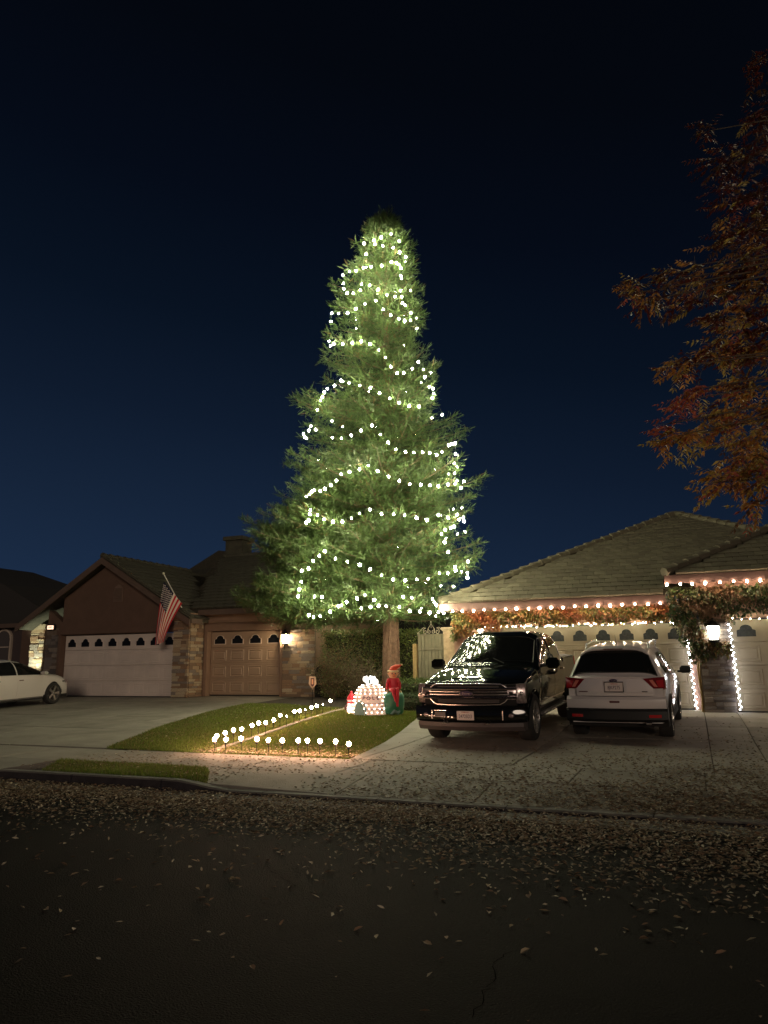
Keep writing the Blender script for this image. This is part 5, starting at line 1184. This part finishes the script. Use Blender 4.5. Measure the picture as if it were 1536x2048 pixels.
# ------------------------------------------------------------------ vehicles
class Car:
    def __init__(s, name, label, cat, x, y, z, head, pitch, T, kf=.16, kr=.14):
        s.t = thing(name, label, cat, (x, y, z)); s.t.rotation_euler = (Matrix.Rotation(R(head), 3, 'Z') @ Matrix.Rotation(-R(pitch), 3, 'Y')).to_euler()
        s.T = T; s.kf, s.kr = kf, kr; s.x0, s.x1 = T['W'][0][0], T['W'][-1][0]
    def f(s, k, x): return interp(x, s.T[k])
    def low(s, x, z):
        b_, z0 = s.f('belt', x), s.T['sill']; t = min(max((z-z0)/(b_-z0), 0), 1)
        return s.f('W', x)*(1-.075*(1-t)**2-.030*t**4)
    def S(s, x, z):
        b_, c = s.f('belt', x), s.f('zc', x)
        if z <= b_: return s.low(x, z)
        q = min((z-b_)/max(c-b_, 1e-3), 1); n = s.f('n', x)
        return s.low(x, b_)*(1-s.f('tum', x)*q)*max(0, 1-q**n)**(1/n)
    def Z(s, x, y):
        b_, c = s.f('belt', x), s.f('zc', x); lo, hi = 0., 1.
        for _ in range(30):
            m = (lo+hi)/2
            if s.S(x, b_+(c-b_)*m) > abs(y): lo = m
            else: hi = m
        return b_+(c-b_)*lo
    def warp(s, x, y, z):
        L = s.x1; fr = min(max((x-(L-1.1))/1.1, 0), 1)**1.5; rr = min(max((s.x0+.9-x)/.9, 0), 1)**1.5; w = (abs(y)/s.T['half'])**2.6
        return (x-s.kf*fr*w+s.kr*rr*w, y, z)
    def shell(s, m, arches, Ra, name='body'):
        xs = sorted(set([round(q, 4) for q in np.arange(s.x0, s.x1+.001, .045)]+[p[0] for p in s.T['zc']]+[p[0] for p in s.T['W']]))
        rows = []
        for x in xs:
            zb = s.T['sill']
            for a in arches:
                if abs(x-a) < Ra: zb = max(zb, s.T['wz']+math.sqrt(Ra*Ra-(x-a)**2))
            b_, c, n, tm = s.f('belt', x), s.f('zc', x), s.f('n', x), s.f('tum', x); half = []
            for i in range(9):
                z = zb+(b_-zb)*i/8; half.append((s.low(x, z), z))
            for i in range(1, 11):
                th = math.pi/2*i/10; q = math.sin(th)**(2/n); y = s.low(x, b_)*(1-tm*q)*max(0, math.cos(th))**(2/n); half.append((y if i < 10 else 0, b_+(c-b_)*q))
            row = [(-y, z) for y, z in half]+[(y, z) for y, z in half[-2::-1]]; rows.append([s.warp(x, y, z) for y, z in row])
        b = MB(); b.grid(rows, flip=True); k = len(rows[0])
        b.f.append(tuple(range(k))); b.f.append(tuple((len(rows)-1)*k+j for j in range(k-1, -1, -1))); b.m += [0, 0]
        o = b.build(name, m, s.t, smooth=True, local=True, ang=38); return o
    def _off(s, P, off):
        A_ = np.array(P); du = np.gradient(A_, axis=0); dv = np.gradient(A_, axis=1); N = np.cross(du, dv); N /= np.linalg.norm(N, axis=2, keepdims=True)+1e-9
        c = np.array([(s.x0+s.x1)/2, 0, .5]); sg = np.sign(np.sum(N*(A_-c)))
        return A_+N*sg*off
    def side(s, name, m, x0, x1, zl, zu, sd, off=.005, nx=14, nz=6, rim=None, rimr=.007, parent=None, thick=True):
        P = []
        for i in range(nx+1):
            x = x0+(x1-x0)*i/nx; a, b_ = (zl(x) if callable(zl) else zl), (zu(x) if callable(zu) else zu); b_ = min(b_, s.f('zc', x)-.01)
            P.append([s.warp(x, sd*s.S(x, a+(b_-a)*j/nz), a+(b_-a)*j/nz) for j in range(nz+1)])
        return s._patch(name, m, P, off, rim, rimr, parent)
    def top(s, name, m, x0, x1, w, off=.005, nx=10, ny=14, rim=None, rimr=.008, parent=None):
        P = []
        for i in range(nx+1):
            x = x0+(x1-x0)*i/nx; ww = w(i/nx) if callable(w) else w
            P.append([s.warp(x, y, s.Z(x, y)) for y in [ww*(2*j/ny-1) for j in range(ny+1)]])
        return s._patch(name, m, P, off, rim, rimr, parent)
    def _patch(s, name, m, P, off, rim, rimr, parent):
        Q = s._off(P, off); B = s._off(P, -.012); b = MB(); r_, c = Q.shape[:2]
        b.grid([[tuple(p) for p in row] for row in Q])
        loop = [(i, 0) for i in range(r_)]+[(r_-1, j) for j in range(1, c)]+[(i, c-1) for i in range(r_-2, -1, -1)]+[(0, j) for j in range(c-2, 0, -1)]
        vs = [tuple(Q[k]) for k in loop]+[tuple(B[k]) for k in loop]; n = len(loop); b.add(vs, [(k, (k+1) % n, n+(k+1) % n, n+k) for k in range(n)])
        o = b.build(name, m, s.t, smooth=True, local=True, recalc=True, ang=40)
        if rim: MB().tube([tuple(Q[k]) for k in loop]+[tuple(Q[loop[0]])], rimr, 5, cap=False).build('trim', rim, s.t, local=True, smooth=True)
        return o
    def sweep(s, name, m, prof, y0, y1, ny=16, scale=None, smooth=True, ang=35):
        """closed (x, z) profile swept across y, following the bow of the nose or tail"""
        rows = []
        for i in range(ny+1):
            y = y0+(y1-y0)*i/ny; rows.append([s.warp(px, y, pz) for px, pz in prof]+[s.warp(prof[0][0], y, prof[0][1])])
        b = MB(); b.grid(rows); k = len(prof)+1; b.add([rows[0][j] for j in range(k-1)], [tuple(range(k-1))]); b.add([rows[-1][j] for j in range(k-1)], [tuple(range(k-1))])
        return b.build(name, m, s.t, local=True, smooth=smooth, recalc=True, ang=ang)
    def bar(s, name, m, pts, x, r_=.012, parent=None):
        return MB().tube([s.warp(x, y, z) for y, z in pts], r_, 6).build(name, m, s.t, local=True, smooth=True)
    def wheel(s, x, y, z, Rw, w, spokes, rimm, style=0):
        sd = 1 if y > 0 else -1; wh = bpy.data.objects.new('wheel', None)
        b = MB(); p = [(Rw*.70, -w/2), (Rw*.93, -w/2), (Rw*.985, -w*.40), (Rw, -w*.2), (Rw, w*.2), (Rw*.985, w*.40), (Rw*.93, w/2), (Rw*.70, w/2), (Rw*.68, 0), (Rw*.70, -w/2)]
        b.lathe(p, (0, 0, 0), 40, axis='Y', cap=False); o = b.build('wheel', M['rubber'], s.t, local=True, smooth=True, recalc=True, ang=50); o.location = (x, y, z); bpy.data.objects.remove(wh)
        b = MB(); rr = Rw*.72; b.lathe([(rr, w*.30), (rr, w*.49), (rr*.95, w*.49), (rr*.90, w*.30), (rr*.88, -w*.1)], (0, 0, 0), 36, axis='Y', cap=False); 
        b.lathe([(.05, -w*.1), (.06, w*.3), (.045, w*.34), (.01, w*.345)], (0, 0, 0), 14, axis='Y')
        for k in range(spokes):
            a = 2*math.pi*k/spokes; 
            for da in ((-.10, .10) if style else (0,)):
                c, q = math.cos(a+da*1.6), math.sin(a+da*1.6); c2, q2 = math.cos(a+da*.5), math.sin(a+da*.5)
                wd = .016 if style else .03; P0 = Vector((c2*.045, w*.30, q2*.045)); P1 = Vector((c*rr*.93, w*.40, q*rr*.93)); t_ = Vector((-q, 0, c))*wd; u_ = Vector((0, w*.07, 0))
                b.add([P0-t_-u_, P0+t_-u_, P0+t_+u_, P0-t_+u_, P1-t_*1.15-u_, P1+t_*1.15-u_, P1+t_*1.15+u_, P1-t_*1.15+u_], [(0, 1, 5, 4), (1, 2, 6, 5), (2, 3, 7, 6), (3, 0, 4, 7), (4, 5, 6, 7)])
        if sd < 0: b.v = [(p_[0], -p_[1], p_[2]) for p_ in b.v]
        r_ = b.build('rim', rimm, o, local=True, recalc=True, smooth=True, ang=30)
        MB().lathe([(rr*.86, -w*.02), (.02, -w*.02)], (0, 0, 0), 24, axis='Y').build('brake_disc', M['grey_plastic'], o, local=True); return o
    def arch_lip(s, a, Ra, sd, m, r_=.016, wz=None):
        wz = s.T['wz']; pts = []
        for i in range(21):
            th = math.pi*(-.02+1.04*i/20); x = a+Ra*math.cos(th); z = wz+Ra*math.sin(th); z = max(z, s.T['sill']); pts.append(s.warp(x, sd*(s.S(x, z)+.002), z))
        MB().tube(pts, r_, 6).build('arch_trim', m, s.t, local=True, smooth=True)
    def under(s, zs, arches, Ra, w, zlow):
        b = MB(); b.bb((s.x0+.25, -w+.32, zlow), (s.x1-.3, w-.32, s.T['sill']+.25)); 
        prev = s.x0+.2
        for a in sorted(arches)+[99]:
            e = min(a-Ra-.02, s.x1-.3); b.bb((prev, -w+.06, zlow+.02), (e, w-.06, s.T['sill']+.04)); prev = a+Ra+.02
            if a > 50: break
        b.build('underbody', M['dark'], s.t, local=True)
        for a in arches:
            for sd in (-1, 1):
                b = MB(); rows = [[(a+(Ra+.004)*math.cos(math.pi*i/14), sd*yy, s.T['wz']+(Ra+.004)*math.sin(math.pi*i/14)) for i in range(15)] for yy in (w-.32, w-.035)]
                b.grid(rows); b.add([(a+(Ra+.004)*math.cos(math.pi*i/14), sd*(w-.32), s.T['wz']+(Ra+.004)*math.sin(math.pi*i/14)) for i in range(15)], [tuple(range(15))]); b.build('wheel_well', M['dark'], s.t, local=True, recalc=True)

# ---- black pickup, nose to the street
T = dict(sill=.47, wz=.41, half=1.0,
  W=[(-2.93, .955), (-2.6, .985), (-1.0, .99), (2.0, 1.0), (2.45, .985), (2.80, .955)],
  belt=[(-2.93, 1.20), (-1.27, 1.22), (-1.22, 1.25), (1.28, 1.25), (1.42, 1.12), (2.3, 1.03), (2.80, .92)],
  zc=[(-2.93, 1.355), (-1.27, 1.365), (-1.23, 1.42), (-1.15, 1.80), (-1.0, 1.91), (-.3, 1.945), (.25, 1.925), (.46, 1.87), (1.28, 1.345), (1.36, 1.31), (1.9, 1.26), (2.5, 1.155), (2.72, 1.095), (2.80, 1.035)],
  n=[(-2.93, 9), (-1.27, 9), (-1.2, 6.2), (.4, 6.2), (1.28, 5.0), (1.5, 3.6), (2.80, 3.6)], tum=[(-1.27, 0), (-1.2, .19), (.5, .19), (1.28, .10), (1.5, .0)])
tk = Car('pickup_truck', 'glossy black crew cab pickup parked nose out with chrome barred grille and white licence plate', 'pickup truck', -3.66, 15.92, .277, -91.5, -2.5, T, kf=.20, kr=.05)
P_ = M['paint_black']; AR = [1.90, -1.78]
tk.shell(P_, AR, .465); tk.under(.47, AR, .465, 1.0, .33)
for a in AR:
    for sd in (-1, 1): tk.wheel(a, sd*.855, .41, .41, .275, 6, M['alloy'], 1); tk.arch_lip(a, .475, sd, P_, .022)
tk.top('hood', P_, 1.42, 2.66, lambda u_: .80-.04*u_, .006, 12, 14)
tk.top('hood_bulge', P_, 1.50, 2.60, lambda u_: .44-.05*u_, .016, 10, 10)
tk.top('windshield', M['glass'], .52, 1.235, lambda u_: .735+.105*u_, .004, 8, 14, rim=M['black'])
tk.top('rear_window', M['glass'], -1.205, -1.165, .62, .004, 3, 8, rim=M['black'])
tk.top('sunroof', M['glass'], -.75, .15, .42, .004, 5, 6, rim=M['black'])
tk.top('bed_cover', M['grey_plastic'], -2.85, -1.30, .90, .012, 6, 10)
for sd in (-1, 1):
    ws = lambda x: min(1.795, 1.795-(x-.40)*.66 if x > .40 else 1.795)
    tk.side('side_window', M['glass'], -.03, 1.04, 1.31, ws, sd, .004, rim=M['chrome']); tk.side('side_window', M['glass'], -1.04, -.11, 1.31, lambda x: min(1.80, 1.80-(-.85-x)*.9 if x < -.85 else 1.80), sd, .004, rim=M['chrome'])
    d1 = tk.side('door', P_, -.06, 1.22, .54, 1.245, sd, .006); d2_ = tk.side('door', P_, -1.18, -.085, .54, 1.245, sd, .006)
    tk.side('door_moulding', M['chrome'], -1.18, 1.22, .60, .635, sd, .016, nz=2); tk.side('sill_trim', M['grey_plastic'], -1.22, 1.38, .475, .535, sd, .012, nz=2)
    for hx in (.06, -.98):
        MB().box((hx, sd*(tk.S(hx, 1.13)+.028), 1.13), (.19, .03, .035), bev=.01).box((hx-.08, sd*(tk.S(hx, 1.13)+.01), 1.13), (.03, .03, .03)).build('handle', M['chrome'], tk.t, local=True)
    MB().bb((-1.15, sd*.86, .385), (1.35, sd*1.03, .435), bev=.02).build('running_board', M['grey_plastic'], tk.t, local=True)
    MB().box((.98, sd*1.17, 1.325), (.13, .25, .20), bev=.045).build('mirror', P_, tk.t, local=True, smooth=True); MB().box((.912, sd*1.17, 1.325), (.006, .20, .15)).build('mirror_glass', M['chrome'], tk.t, local=True); MB().box((1.0, sd*1.01, 1.28), (.09, .14, .05), bev=.015).build('mirror_arm', M['black'], tk.t, local=True)
    tk.side('tail_light', M['lens_red'], -2.91, -2.80, .95, 1.32, sd, .012, nx=3)
    tk.side('fender_vent', M['chrome'], 1.30, 1.40, .98, 1.06, sd, .012, nx=3, nz=3)
    MB().tube([(1.25, sd*.70, 1.36), (.62, sd*.1-.0, 1.40), (.60, sd*.1, 1.41)] if 0 else [(1.33, sd*.30, 1.345), (1.18, sd*.05, 1.43)], .008, 4).build('wiper', M['black'], tk.t, local=True)
tk.sweep('grille_back', M['dark'], [(2.70, .76), (2.825, .76), (2.835, .95), (2.81, 1.125), (2.70, 1.125)], -.84, .84)
for z, q in ((1.055, .86), (.905, .86)): tk.sweep('grille_bar', M['chrome'], [(2.82, z-.016), (2.875, z-.020), (2.89, z), (2.875, z+.020), (2.82, z+.016)], -q, q)
for z in (1.005, .955): tk.sweep('grille_slat', M['chrome'], [(2.83, z-.004), (2.853, z-.005), (2.853, z+.005), (2.83, z+.004)], -.74, .74)
for z in (1.095, 1.08, .865, .845, .825): tk.sweep('grille_slat', M['grey_plastic'], [(2.82, z-.003), (2.84, z-.003), (2.84, z+.003), (2.82, z+.003)], -.56, .56)
tk.bar('grille_surround', M['chrome'], [(-.72, 1.06), (-.66, 1.10), (-.60, 1.135), (-.3, 1.142), (0, 1.144), (.3, 1.142), (.60, 1.135), (.66, 1.10), (.72, 1.06)], 2.855, .011)
tk.bar('grille_surround', M['chrome'], [(-.72, .90), (-.66, .835), (-.58, .79), (-.3, .782), (0, .78), (.3, .782), (.58, .79), (.66, .835), (.72, .90)], 2.86, .012)
for sd in (-1, 1):
    tk.sweep('headlight', M['lens_clear'], [(2.70, .80), (2.80, .80), (2.835, .88), (2.83, 1.05), (2.79, 1.125), (2.68, 1.13)], sd*.70, sd*.985, 8)
    tk.bar('headlight_bracket', M['chrome'], [(sd*.70, 1.055), (sd*.80, 1.058), (sd*.865, 1.05), (sd*.87, .98), (sd*.865, .915), (sd*.80, .903), (sd*.70, .905)], 2.868, .013)
    tk.bar('headlight_reflector', M['dark'], [(sd*.765, 1.0), (sd*.765, .955)], 2.845, .035)
    MB().ball(tk.warp(2.84, sd*.925, .97), .036, 12, 8, sc=(.7, 1, 1)).build('headlight_bulb', M['chrome'], tk.t, local=True, smooth=True)
    MB().ball(tk.warp(2.945, sd*.76, .61), .05, 12, 8, sc=(.5, 1.25, .8)).build('fog_light', M['lens_clear'], tk.t, local=True, smooth=True)
    tk.sweep('bumper_recess', M['dark'], [(2.90, .555), (2.952, .555), (2.957, .67), (2.90, .67)], sd*.66, sd*.86, 5)
    tk.bar('fog_light_trim', M['chrome'], [(sd*.64, .54), (sd*.64, .69)], 2.965, .010)
    MB().tube([tk.warp(2.93, sd*.42, .50), tk.warp(3.0, sd*.42, .485), tk.warp(3.0, sd*.36, .485), tk.warp(2.93, sd*.36, .50)], .014, 6).build('tow_hook', M['chrome'], tk.t, local=True)
tk.sweep('bumper', P_, [(2.62, .50), (2.90, .49), (2.955, .55), (2.96, .70), (2.93, .765), (2.62, .775)], -1.0, 1.0, 24)
tk.sweep('bumper_valance', M['valance'], [(2.60, .34), (2.86, .345), (2.93, .42), (2.935, .488), (2.60, .488)], -.96, .96, 24)
tk.sweep('tow_cover', M['grey_plastic'], [(2.94, .585), (2.966, .585), (2.97, .665), (2.94, .665)], -.58, -.38, 4)
tk.sweep('sensor_strip', M['chrome'], [(2.95, .688), (2.968, .688), (2.968, .695), (2.95, .695)], -.60, -.36, 4)
pl = MB().box((0, 0, 0), (.012, .305, .155), bev=.01).build('licence_plate', M['plate'], tk.t, local=True); pl.location = (2.985, 0, .615); pl.rotation_euler = (0, R(3), 0)
text('24725D3', 'lettering', M['ink_blue'], pl, (.008, 0, -.015), .088, (R(90), 0, R(90)), .001, .72); text('California', 'lettering', M['ink_red'], pl, (.008, 0, .056), .034, (R(90), 0, R(90)), .001)
bd = MB().ball((0, 0, 0), .10, 20, 10, sc=(.16, 1.15, .46)).build('badge', M['ink_blue'], tk.t, local=True, smooth=True); bd.location = (2.885, 0, .98)
MB().tube([(.008, .116*math.cos(a), .046*math.sin(a)) for a in np.linspace(0, 6.283, 30)], .006, 5, cap=False).build('badge_rim', M['chrome'], bd, local=True); text('Ford', 'lettering', M['chrome'], bd, (.017, 0, 0), .07, (R(90), 0, R(90)), .002)
MB().tube([(2.05, -.70, 1.20), (2.02, -.70, 1.5)], .004, 4).build('antenna', M['black'], tk.t, local=True)

for o_ in list(tk.t.children):
    if o_.name.split('.')[0] in ('grille_back', 'grille_bar', 'grille_slat', 'grille_surround', 'headlight', 'headlight_bracket', 'headlight_reflector', 'headlight_bulb', 'fog_light', 'bumper_recess', 'fog_light_trim', 'tow_hook', 'bumper', 'bumper_valance', 'tow_cover', 'sensor_strip', 'licence_plate', 'badge'): o_.location.z -= .085

# ---- silver white suv, tail to the street
T = dict(sill=.33, wz=.355, half=.92,
  W=[(-2.24, .82), (-2.05, .855), (-1.6, .88), (0, .89), (1.6, .88), (2.1, .84), (2.26, .76)],
  belt=[(-2.24, 1.00), (-2.1, 1.09), (-1.6, 1.12), (0, 1.03), (1.2, .97), (1.6, .90), (2.26, .70)],
  zc=[(-2.24, 1.12), (-2.17, 1.17), (-2.02, 1.41), (-1.89, 1.60), (-1.74, 1.645), (-1.3, 1.69), (-.6, 1.715), (.1, 1.70), (.5, 1.63), (.9, 1.42), (1.36, 1.13), (1.5, 1.07), (2.0, .97), (2.26, .80)],
  n=[(-2.24, 4.5), (-1.9, 5.5), (.5, 5), (1.4, 3.2)], tum=[(-2.24, .12), (-2.0, .26), (-1.7, .33), (.5, .33), (1.36, .10), (1.6, 0)])
sv = Car('suv', 'silver white compact suv parked tail to the street beside the black pickup', 'suv', -1.27, 16.40, .275, 88.0, 2.6, T, kf=.22, kr=.13)
P_ = M['paint_silver']; AR = [1.36, -1.33]
sv.shell(P_, AR, .395); sv.under(.33, AR, .395, .92, .24)
for a in AR:
    for sd in (-1, 1): sv.wheel(a, sd*.765, .355, .355, .235, 5, M['alloy'], 1); sv.arch_lip(a, .40, sd, M['black'], .028)
sv.top('rear_window', M['glass'], -2.150, -1.905, lambda u_: .73-.15*u_, .005, 8, 14, rim=M['black'], rimr=.012)
sv.top('windshield', M['glass'], .52, 1.32, lambda u_: .64+.14*u_, .004, 8, 12, rim=M['black'])
sv.top('roof_panel', P_, -1.62, .35, .58, .004, 10, 10)
zt = lambda x: sv.Z(x, .70)+.01
sp_ = MB(); rows = []
for i in range(13):
    y = -.60+1.20*i/12; z = sv.Z(-1.80, y); e = .03*(abs(y)/.60)**3
    rows.append([sv.warp(-1.62, y, sv.Z(-1.62, y)+.008), sv.warp(-1.84+e, y, z+.026), sv.warp(-1.965+e, y, z-.012), sv.warp(-1.96+e, y, z-.035), sv.warp(-1.86, y, z-.06)])
sp_.grid(rows, flip=True); sp_.build('spoiler', P_, sv.t, local=True, smooth=True, recalc=True)
MB().box((-1.972, 0, sv.Z(-1.80, 0)-.022), (.012, .34, .018), bev=.004).build('brake_light', M['rope_dark'], sv.t, local=True)
for sd in (-1, 1):
    up_ = lambda x: min(1.54, 1.54-max(0, x-.45)*.62)
    sv.side('side_window', M['glass'], .06, 1.10, lambda x: sv.f('belt', x)+.03, up_, sd, .004, rim=M['black']); sv.side('side_window', M['glass'], -.86, -.02, lambda x: sv.f('belt', x)+.03, 1.505, sd, .004, rim=M['black'])
    sv.side('side_window', M['glass'], -1.60, -.94, lambda x: sv.f('belt', x)+.04, lambda x: 1.50-max(0, -x-1.15)*.45, sd, .004, rim=M['black'])
    sv.side('door', P_, -.02, 1.08, .44, lambda x: sv.f('belt', x)-.01, sd, .005); sv.side('door', P_, -.98, -.05, .44, lambda x: sv.f('belt', x)-.01, sd, .005)
    sv.side('sill_cladding', M['black'], -.92, .95, .335, .43, sd, .014, nz=2)
    for hx in (.10, -.80): MB().box((hx, sd*(sv.S(hx, .93)+.025), .93), (.17, .025, .03), bev=.01).build('handle', P_, sv.t, local=True)
    MB().tube([(-1.45, sd*.565, sv.Z(-1.45, .56)), (-1.35, sd*.565, 1.695), (-.4, sd*.57, 1.735), (.25, sd*.56, 1.715), (.42, sd*.54, sv.Z(.42, .54))], .019, 7).build('roof_rail', M['alloy'], sv.t, local=True, smooth=True)
    MB().box((.98, sd*1.06, 1.08), (.13, .22, .15), bev=.045).build('mirror', M['black'], sv.t, local=True, smooth=True); MB().box((1.0, sd*.95, 1.04), (.06, .10, .04), bev=.01).build('mirror_arm', M['black'], sv.t, local=True)
    # wedge tail light on the corner
    pg = [(.50, 1.095), (.852, 1.125), (.856, 1.03), (.85, .925), (.66, .925)]; b = MB()
    def tlp(pts, xa, xb, mi=0):
        n = len(pts); b.add([sv.warp(xa, sd*y, z) for y, z in pts]+[sv.warp(xb, sd*y*.995, z) for y, z in pts], [tuple(range(n))]+[(k, (k+1) % n, n+(k+1) % n, n+k) for k in range(n)], mi)
    tlp(pg, -2.268, -2.18); b.build('tail_light', M['lens_dark_red'], sv.t, local=True, recalc=True)
    for q, pts in enumerate([[(.60, 1.07), (.66, 1.075), (.735, .955), (.68, .955)], [(.71, 1.06), (.83, 1.075), (.83, .95), (.745, .95)]]):
        b = MB(); tlp(pts, -2.278, -2.26); b.build('tail_light_element', M['lens_red'] if q else M['lens_amber'], sv.t, local=True, recalc=True)
    sv.side('tail_light_wing', M['lens_red'], -2.20, -1.98, .90, lambda x: 1.10-.25*max(0, x+2.12), sd, .010, nx=4)
    sv.sweep('reflector', M['lens_red'], [(-2.30, .435), (-2.325, .435), (-2.325, .485), (-2.30, .485)], sd*.56, sd*.76, 4)
sv.sweep('rear_bumper', P_, [(-2.10, .585), (-2.275, .585), (-2.295, .63), (-2.29, .74), (-2.24, .785), (-2.10, .785)], -.848, .848, 22)
sv.sweep('bumper_cladding', M['black'], [(-1.95, .36), (-2.24, .35), (-2.31, .40), (-2.315, .54), (-2.28, .582), (-1.95, .582)], -.865, .865, 22)
sv.sweep('tailgate', P_, [(-2.20, .80), (-2.262, .80), (-2.268, .88), (-2.258, .98), (-2.25, 1.09), (-2.19, 1.115)], -.66, .66, 16)
sv.sweep('tailgate_ridge', P_, [(-2.25, .835), (-2.278, .845), (-2.28, .865), (-2.25, .88)], -.66, .66, 12)
MB().box((-2.295, 0, .70), (.012, .17, .035), bev=.005).build('bumper_slot', M['rope_dark'], sv.t, local=True)
pl = MB().box((0, 0, 0), (.012, .31, .16), bev=.008).build('licence_plate', M['plate'], sv.t, local=True); pl.location = (-2.275, -.005, .955)
text('8JKP275', 'lettering', M['ink_blue'], pl, (-.008, 0, -.012), .088, (R(90), 0, R(-90)), .001, .72); text('California', 'lettering', M['ink_red'], pl, (-.008, 0, .055), .034, (R(90), 0, R(-90)), .001)
b = MB(); b.tube([(-.01, -.16, -.085), (-.01, .16, -.085), (-.01, .16, .085), (-.01, -.16, .085), (-.01, -.16, -.085)], .009, 5, cap=False); b.build('plate_frame', M['dark'], pl, local=True)
bd = MB().ball((0, 0, 0), .07, 18, 9, sc=(.15, 1.0, .42)).build('badge', M['ink_blue'], sv.t, local=True, smooth=True); bd.location = (-2.268, 0, 1.065); text('Ford', 'lettering', M['chrome'], bd, (-.012, 0, 0), .045, (R(90), 0, R(-90)), .001)
bd = MB().box((0, 0, 0), (.006, .09, .018)).build('badge', M['chrome'], sv.t, local=True); bd.location = (-2.262, -.52, .875); bd = MB().box((0, 0, 0), (.006, .15, .016)).build('badge', M['rope_dark'], sv.t, local=True); bd.location = (-2.262, .53, .875)
MB().box((-1.42, 0, 1.665), (.12, .035, .03), bev=.01).tube([(-1.43, 0, 1.67), (-1.56, 0, 1.86)], [.006, .002], 5).build('antenna', M['black'], sv.t, local=True)
MB().tube([(-2.14, 0, 1.17), (-2.115, .16, 1.20), (-2.095, .30, 1.215)], .008, 5).build('wiper', M['black'], sv.t, local=True)
MB().box((-2.24, -.55, .34), (.12, .09, .05), bev=.015).build('exhaust', M['chrome'], sv.t, local=True)
for sd in (-1, 1): sv.sweep('headlight', M['lens_clear'], [(2.05, .72), (2.2, .72), (2.15, .84), (2.0, .86)], sd*.5, sd*.86, 5)

# ---- white sedan at the left edge
T = dict(sill=.24, wz=.33, half=.90,
  W=[(-2.31, .78), (-2.0, .86), (-1.4, .895), (1.4, .895), (1.95, .86), (2.2, .80), (2.31, .70)],
  belt=[(-2.31, .86), (-1, .94), (0, .92), (1.0, .89), (1.4, .80), (2.0, .68), (2.31, .56)],
  zc=[(-2.31, .96), (-1.9, 1.06), (-1.1, 1.32), (-.5, 1.42), (-.1, 1.425), (.3, 1.36), (.7, 1.20), (1.12, 1.0), (1.25, .965), (1.8, .90), (2.1, .82), (2.25, .72), (2.31, .64)],
  n=[(-2.31, 3), (-1, 3.6), (.3, 3.6), (1.2, 2.8), (2.31, 2.6)], tum=[(-2.31, .05), (-1.2, .22), (.3, .22), (1.12, .10), (1.4, 0)])
sd_ = Car('sedan', 'pearl white sedan cut off by the left edge, five spoke front wheel and sloping roof', 'sedan', -19.58, 17.10, .408, 93, 2.1, T, kf=.30, kr=.2)
P_ = M['paint_white']; AR = [1.38, -1.35]
sd_.shell(P_, AR, .365); sd_.under(.24, AR, .365, .895, .17)
for a in AR:
    for s_ in (-1, 1): sd_.wheel(a, s_*.785, .33, .33, .22, 5, M['alloy'], 0); sd_.arch_lip(a, .368, s_, P_, .010)
sd_.top('windshield', M['glass'], .26, 1.12, lambda u_: .58+.16*u_, .004, 8, 12, rim=M['black']); sd_.top('rear_window', M['glass'], -1.95, -1.1, lambda u_: .62-.02*u_, .004, 8, 10, rim=M['black'])
sd_.top('hood', P_, 1.22, 2.12, .66, .004, 8, 10)
for s_ in (-1, 1):
    upp = lambda x: sd_.f('zc', x)-.085-(.02 if x > .3 else 0)
    sd_.side('side_window', M['glass'], -.08, .88, lambda x: sd_.f('belt', x)+.035, upp, s_, .004, rim=M['black']); sd_.side('side_window', M['glass'], -1.25, -.14, lambda x: sd_.f('belt', x)+.035, upp, s_, .004, rim=M['black'])
    sd_.side('door', P_, -.10, .98, .34, lambda x: sd_.f('belt', x)-.005, s_, .004); sd_.side('door', P_, -1.0, -.13, .34, lambda x: sd_.f('belt', x)-.005, s_, .004)
    for hx in (.02, -.85): MB().box((hx, s_*(sd_.S(hx, .80)+.02), .80), (.17, .022, .028), bev=.008).build('handle', M['chrome'], sd_.t, local=True)
    MB().box((.82, s_*1.0, .98), (.15, .17, .11), bev=.04).build('mirror', P_, sd_.t, local=True, smooth=True)
    sd_.sweep('headlight', M['lens_clear'], [(2.0, .62), (2.28, .62), (2.26, .70), (2.05, .73)], s_*.40, s_*.80, 6); sd_.side('headlight_wing', M['dark'], 1.90, 2.18, .655, lambda x: .70-.05*(x-1.9), s_, .006, nx=4, nz=2)
    sd_.side('sill_trim', M['grey_plastic'], -.95, .98, .245, .275, s_, .008, nz=2)
sd_.sweep('bumper_grille', M['dark'], [(2.20, .32), (2.33, .32), (2.34, .55), (2.2, .58)], -.5, .5)
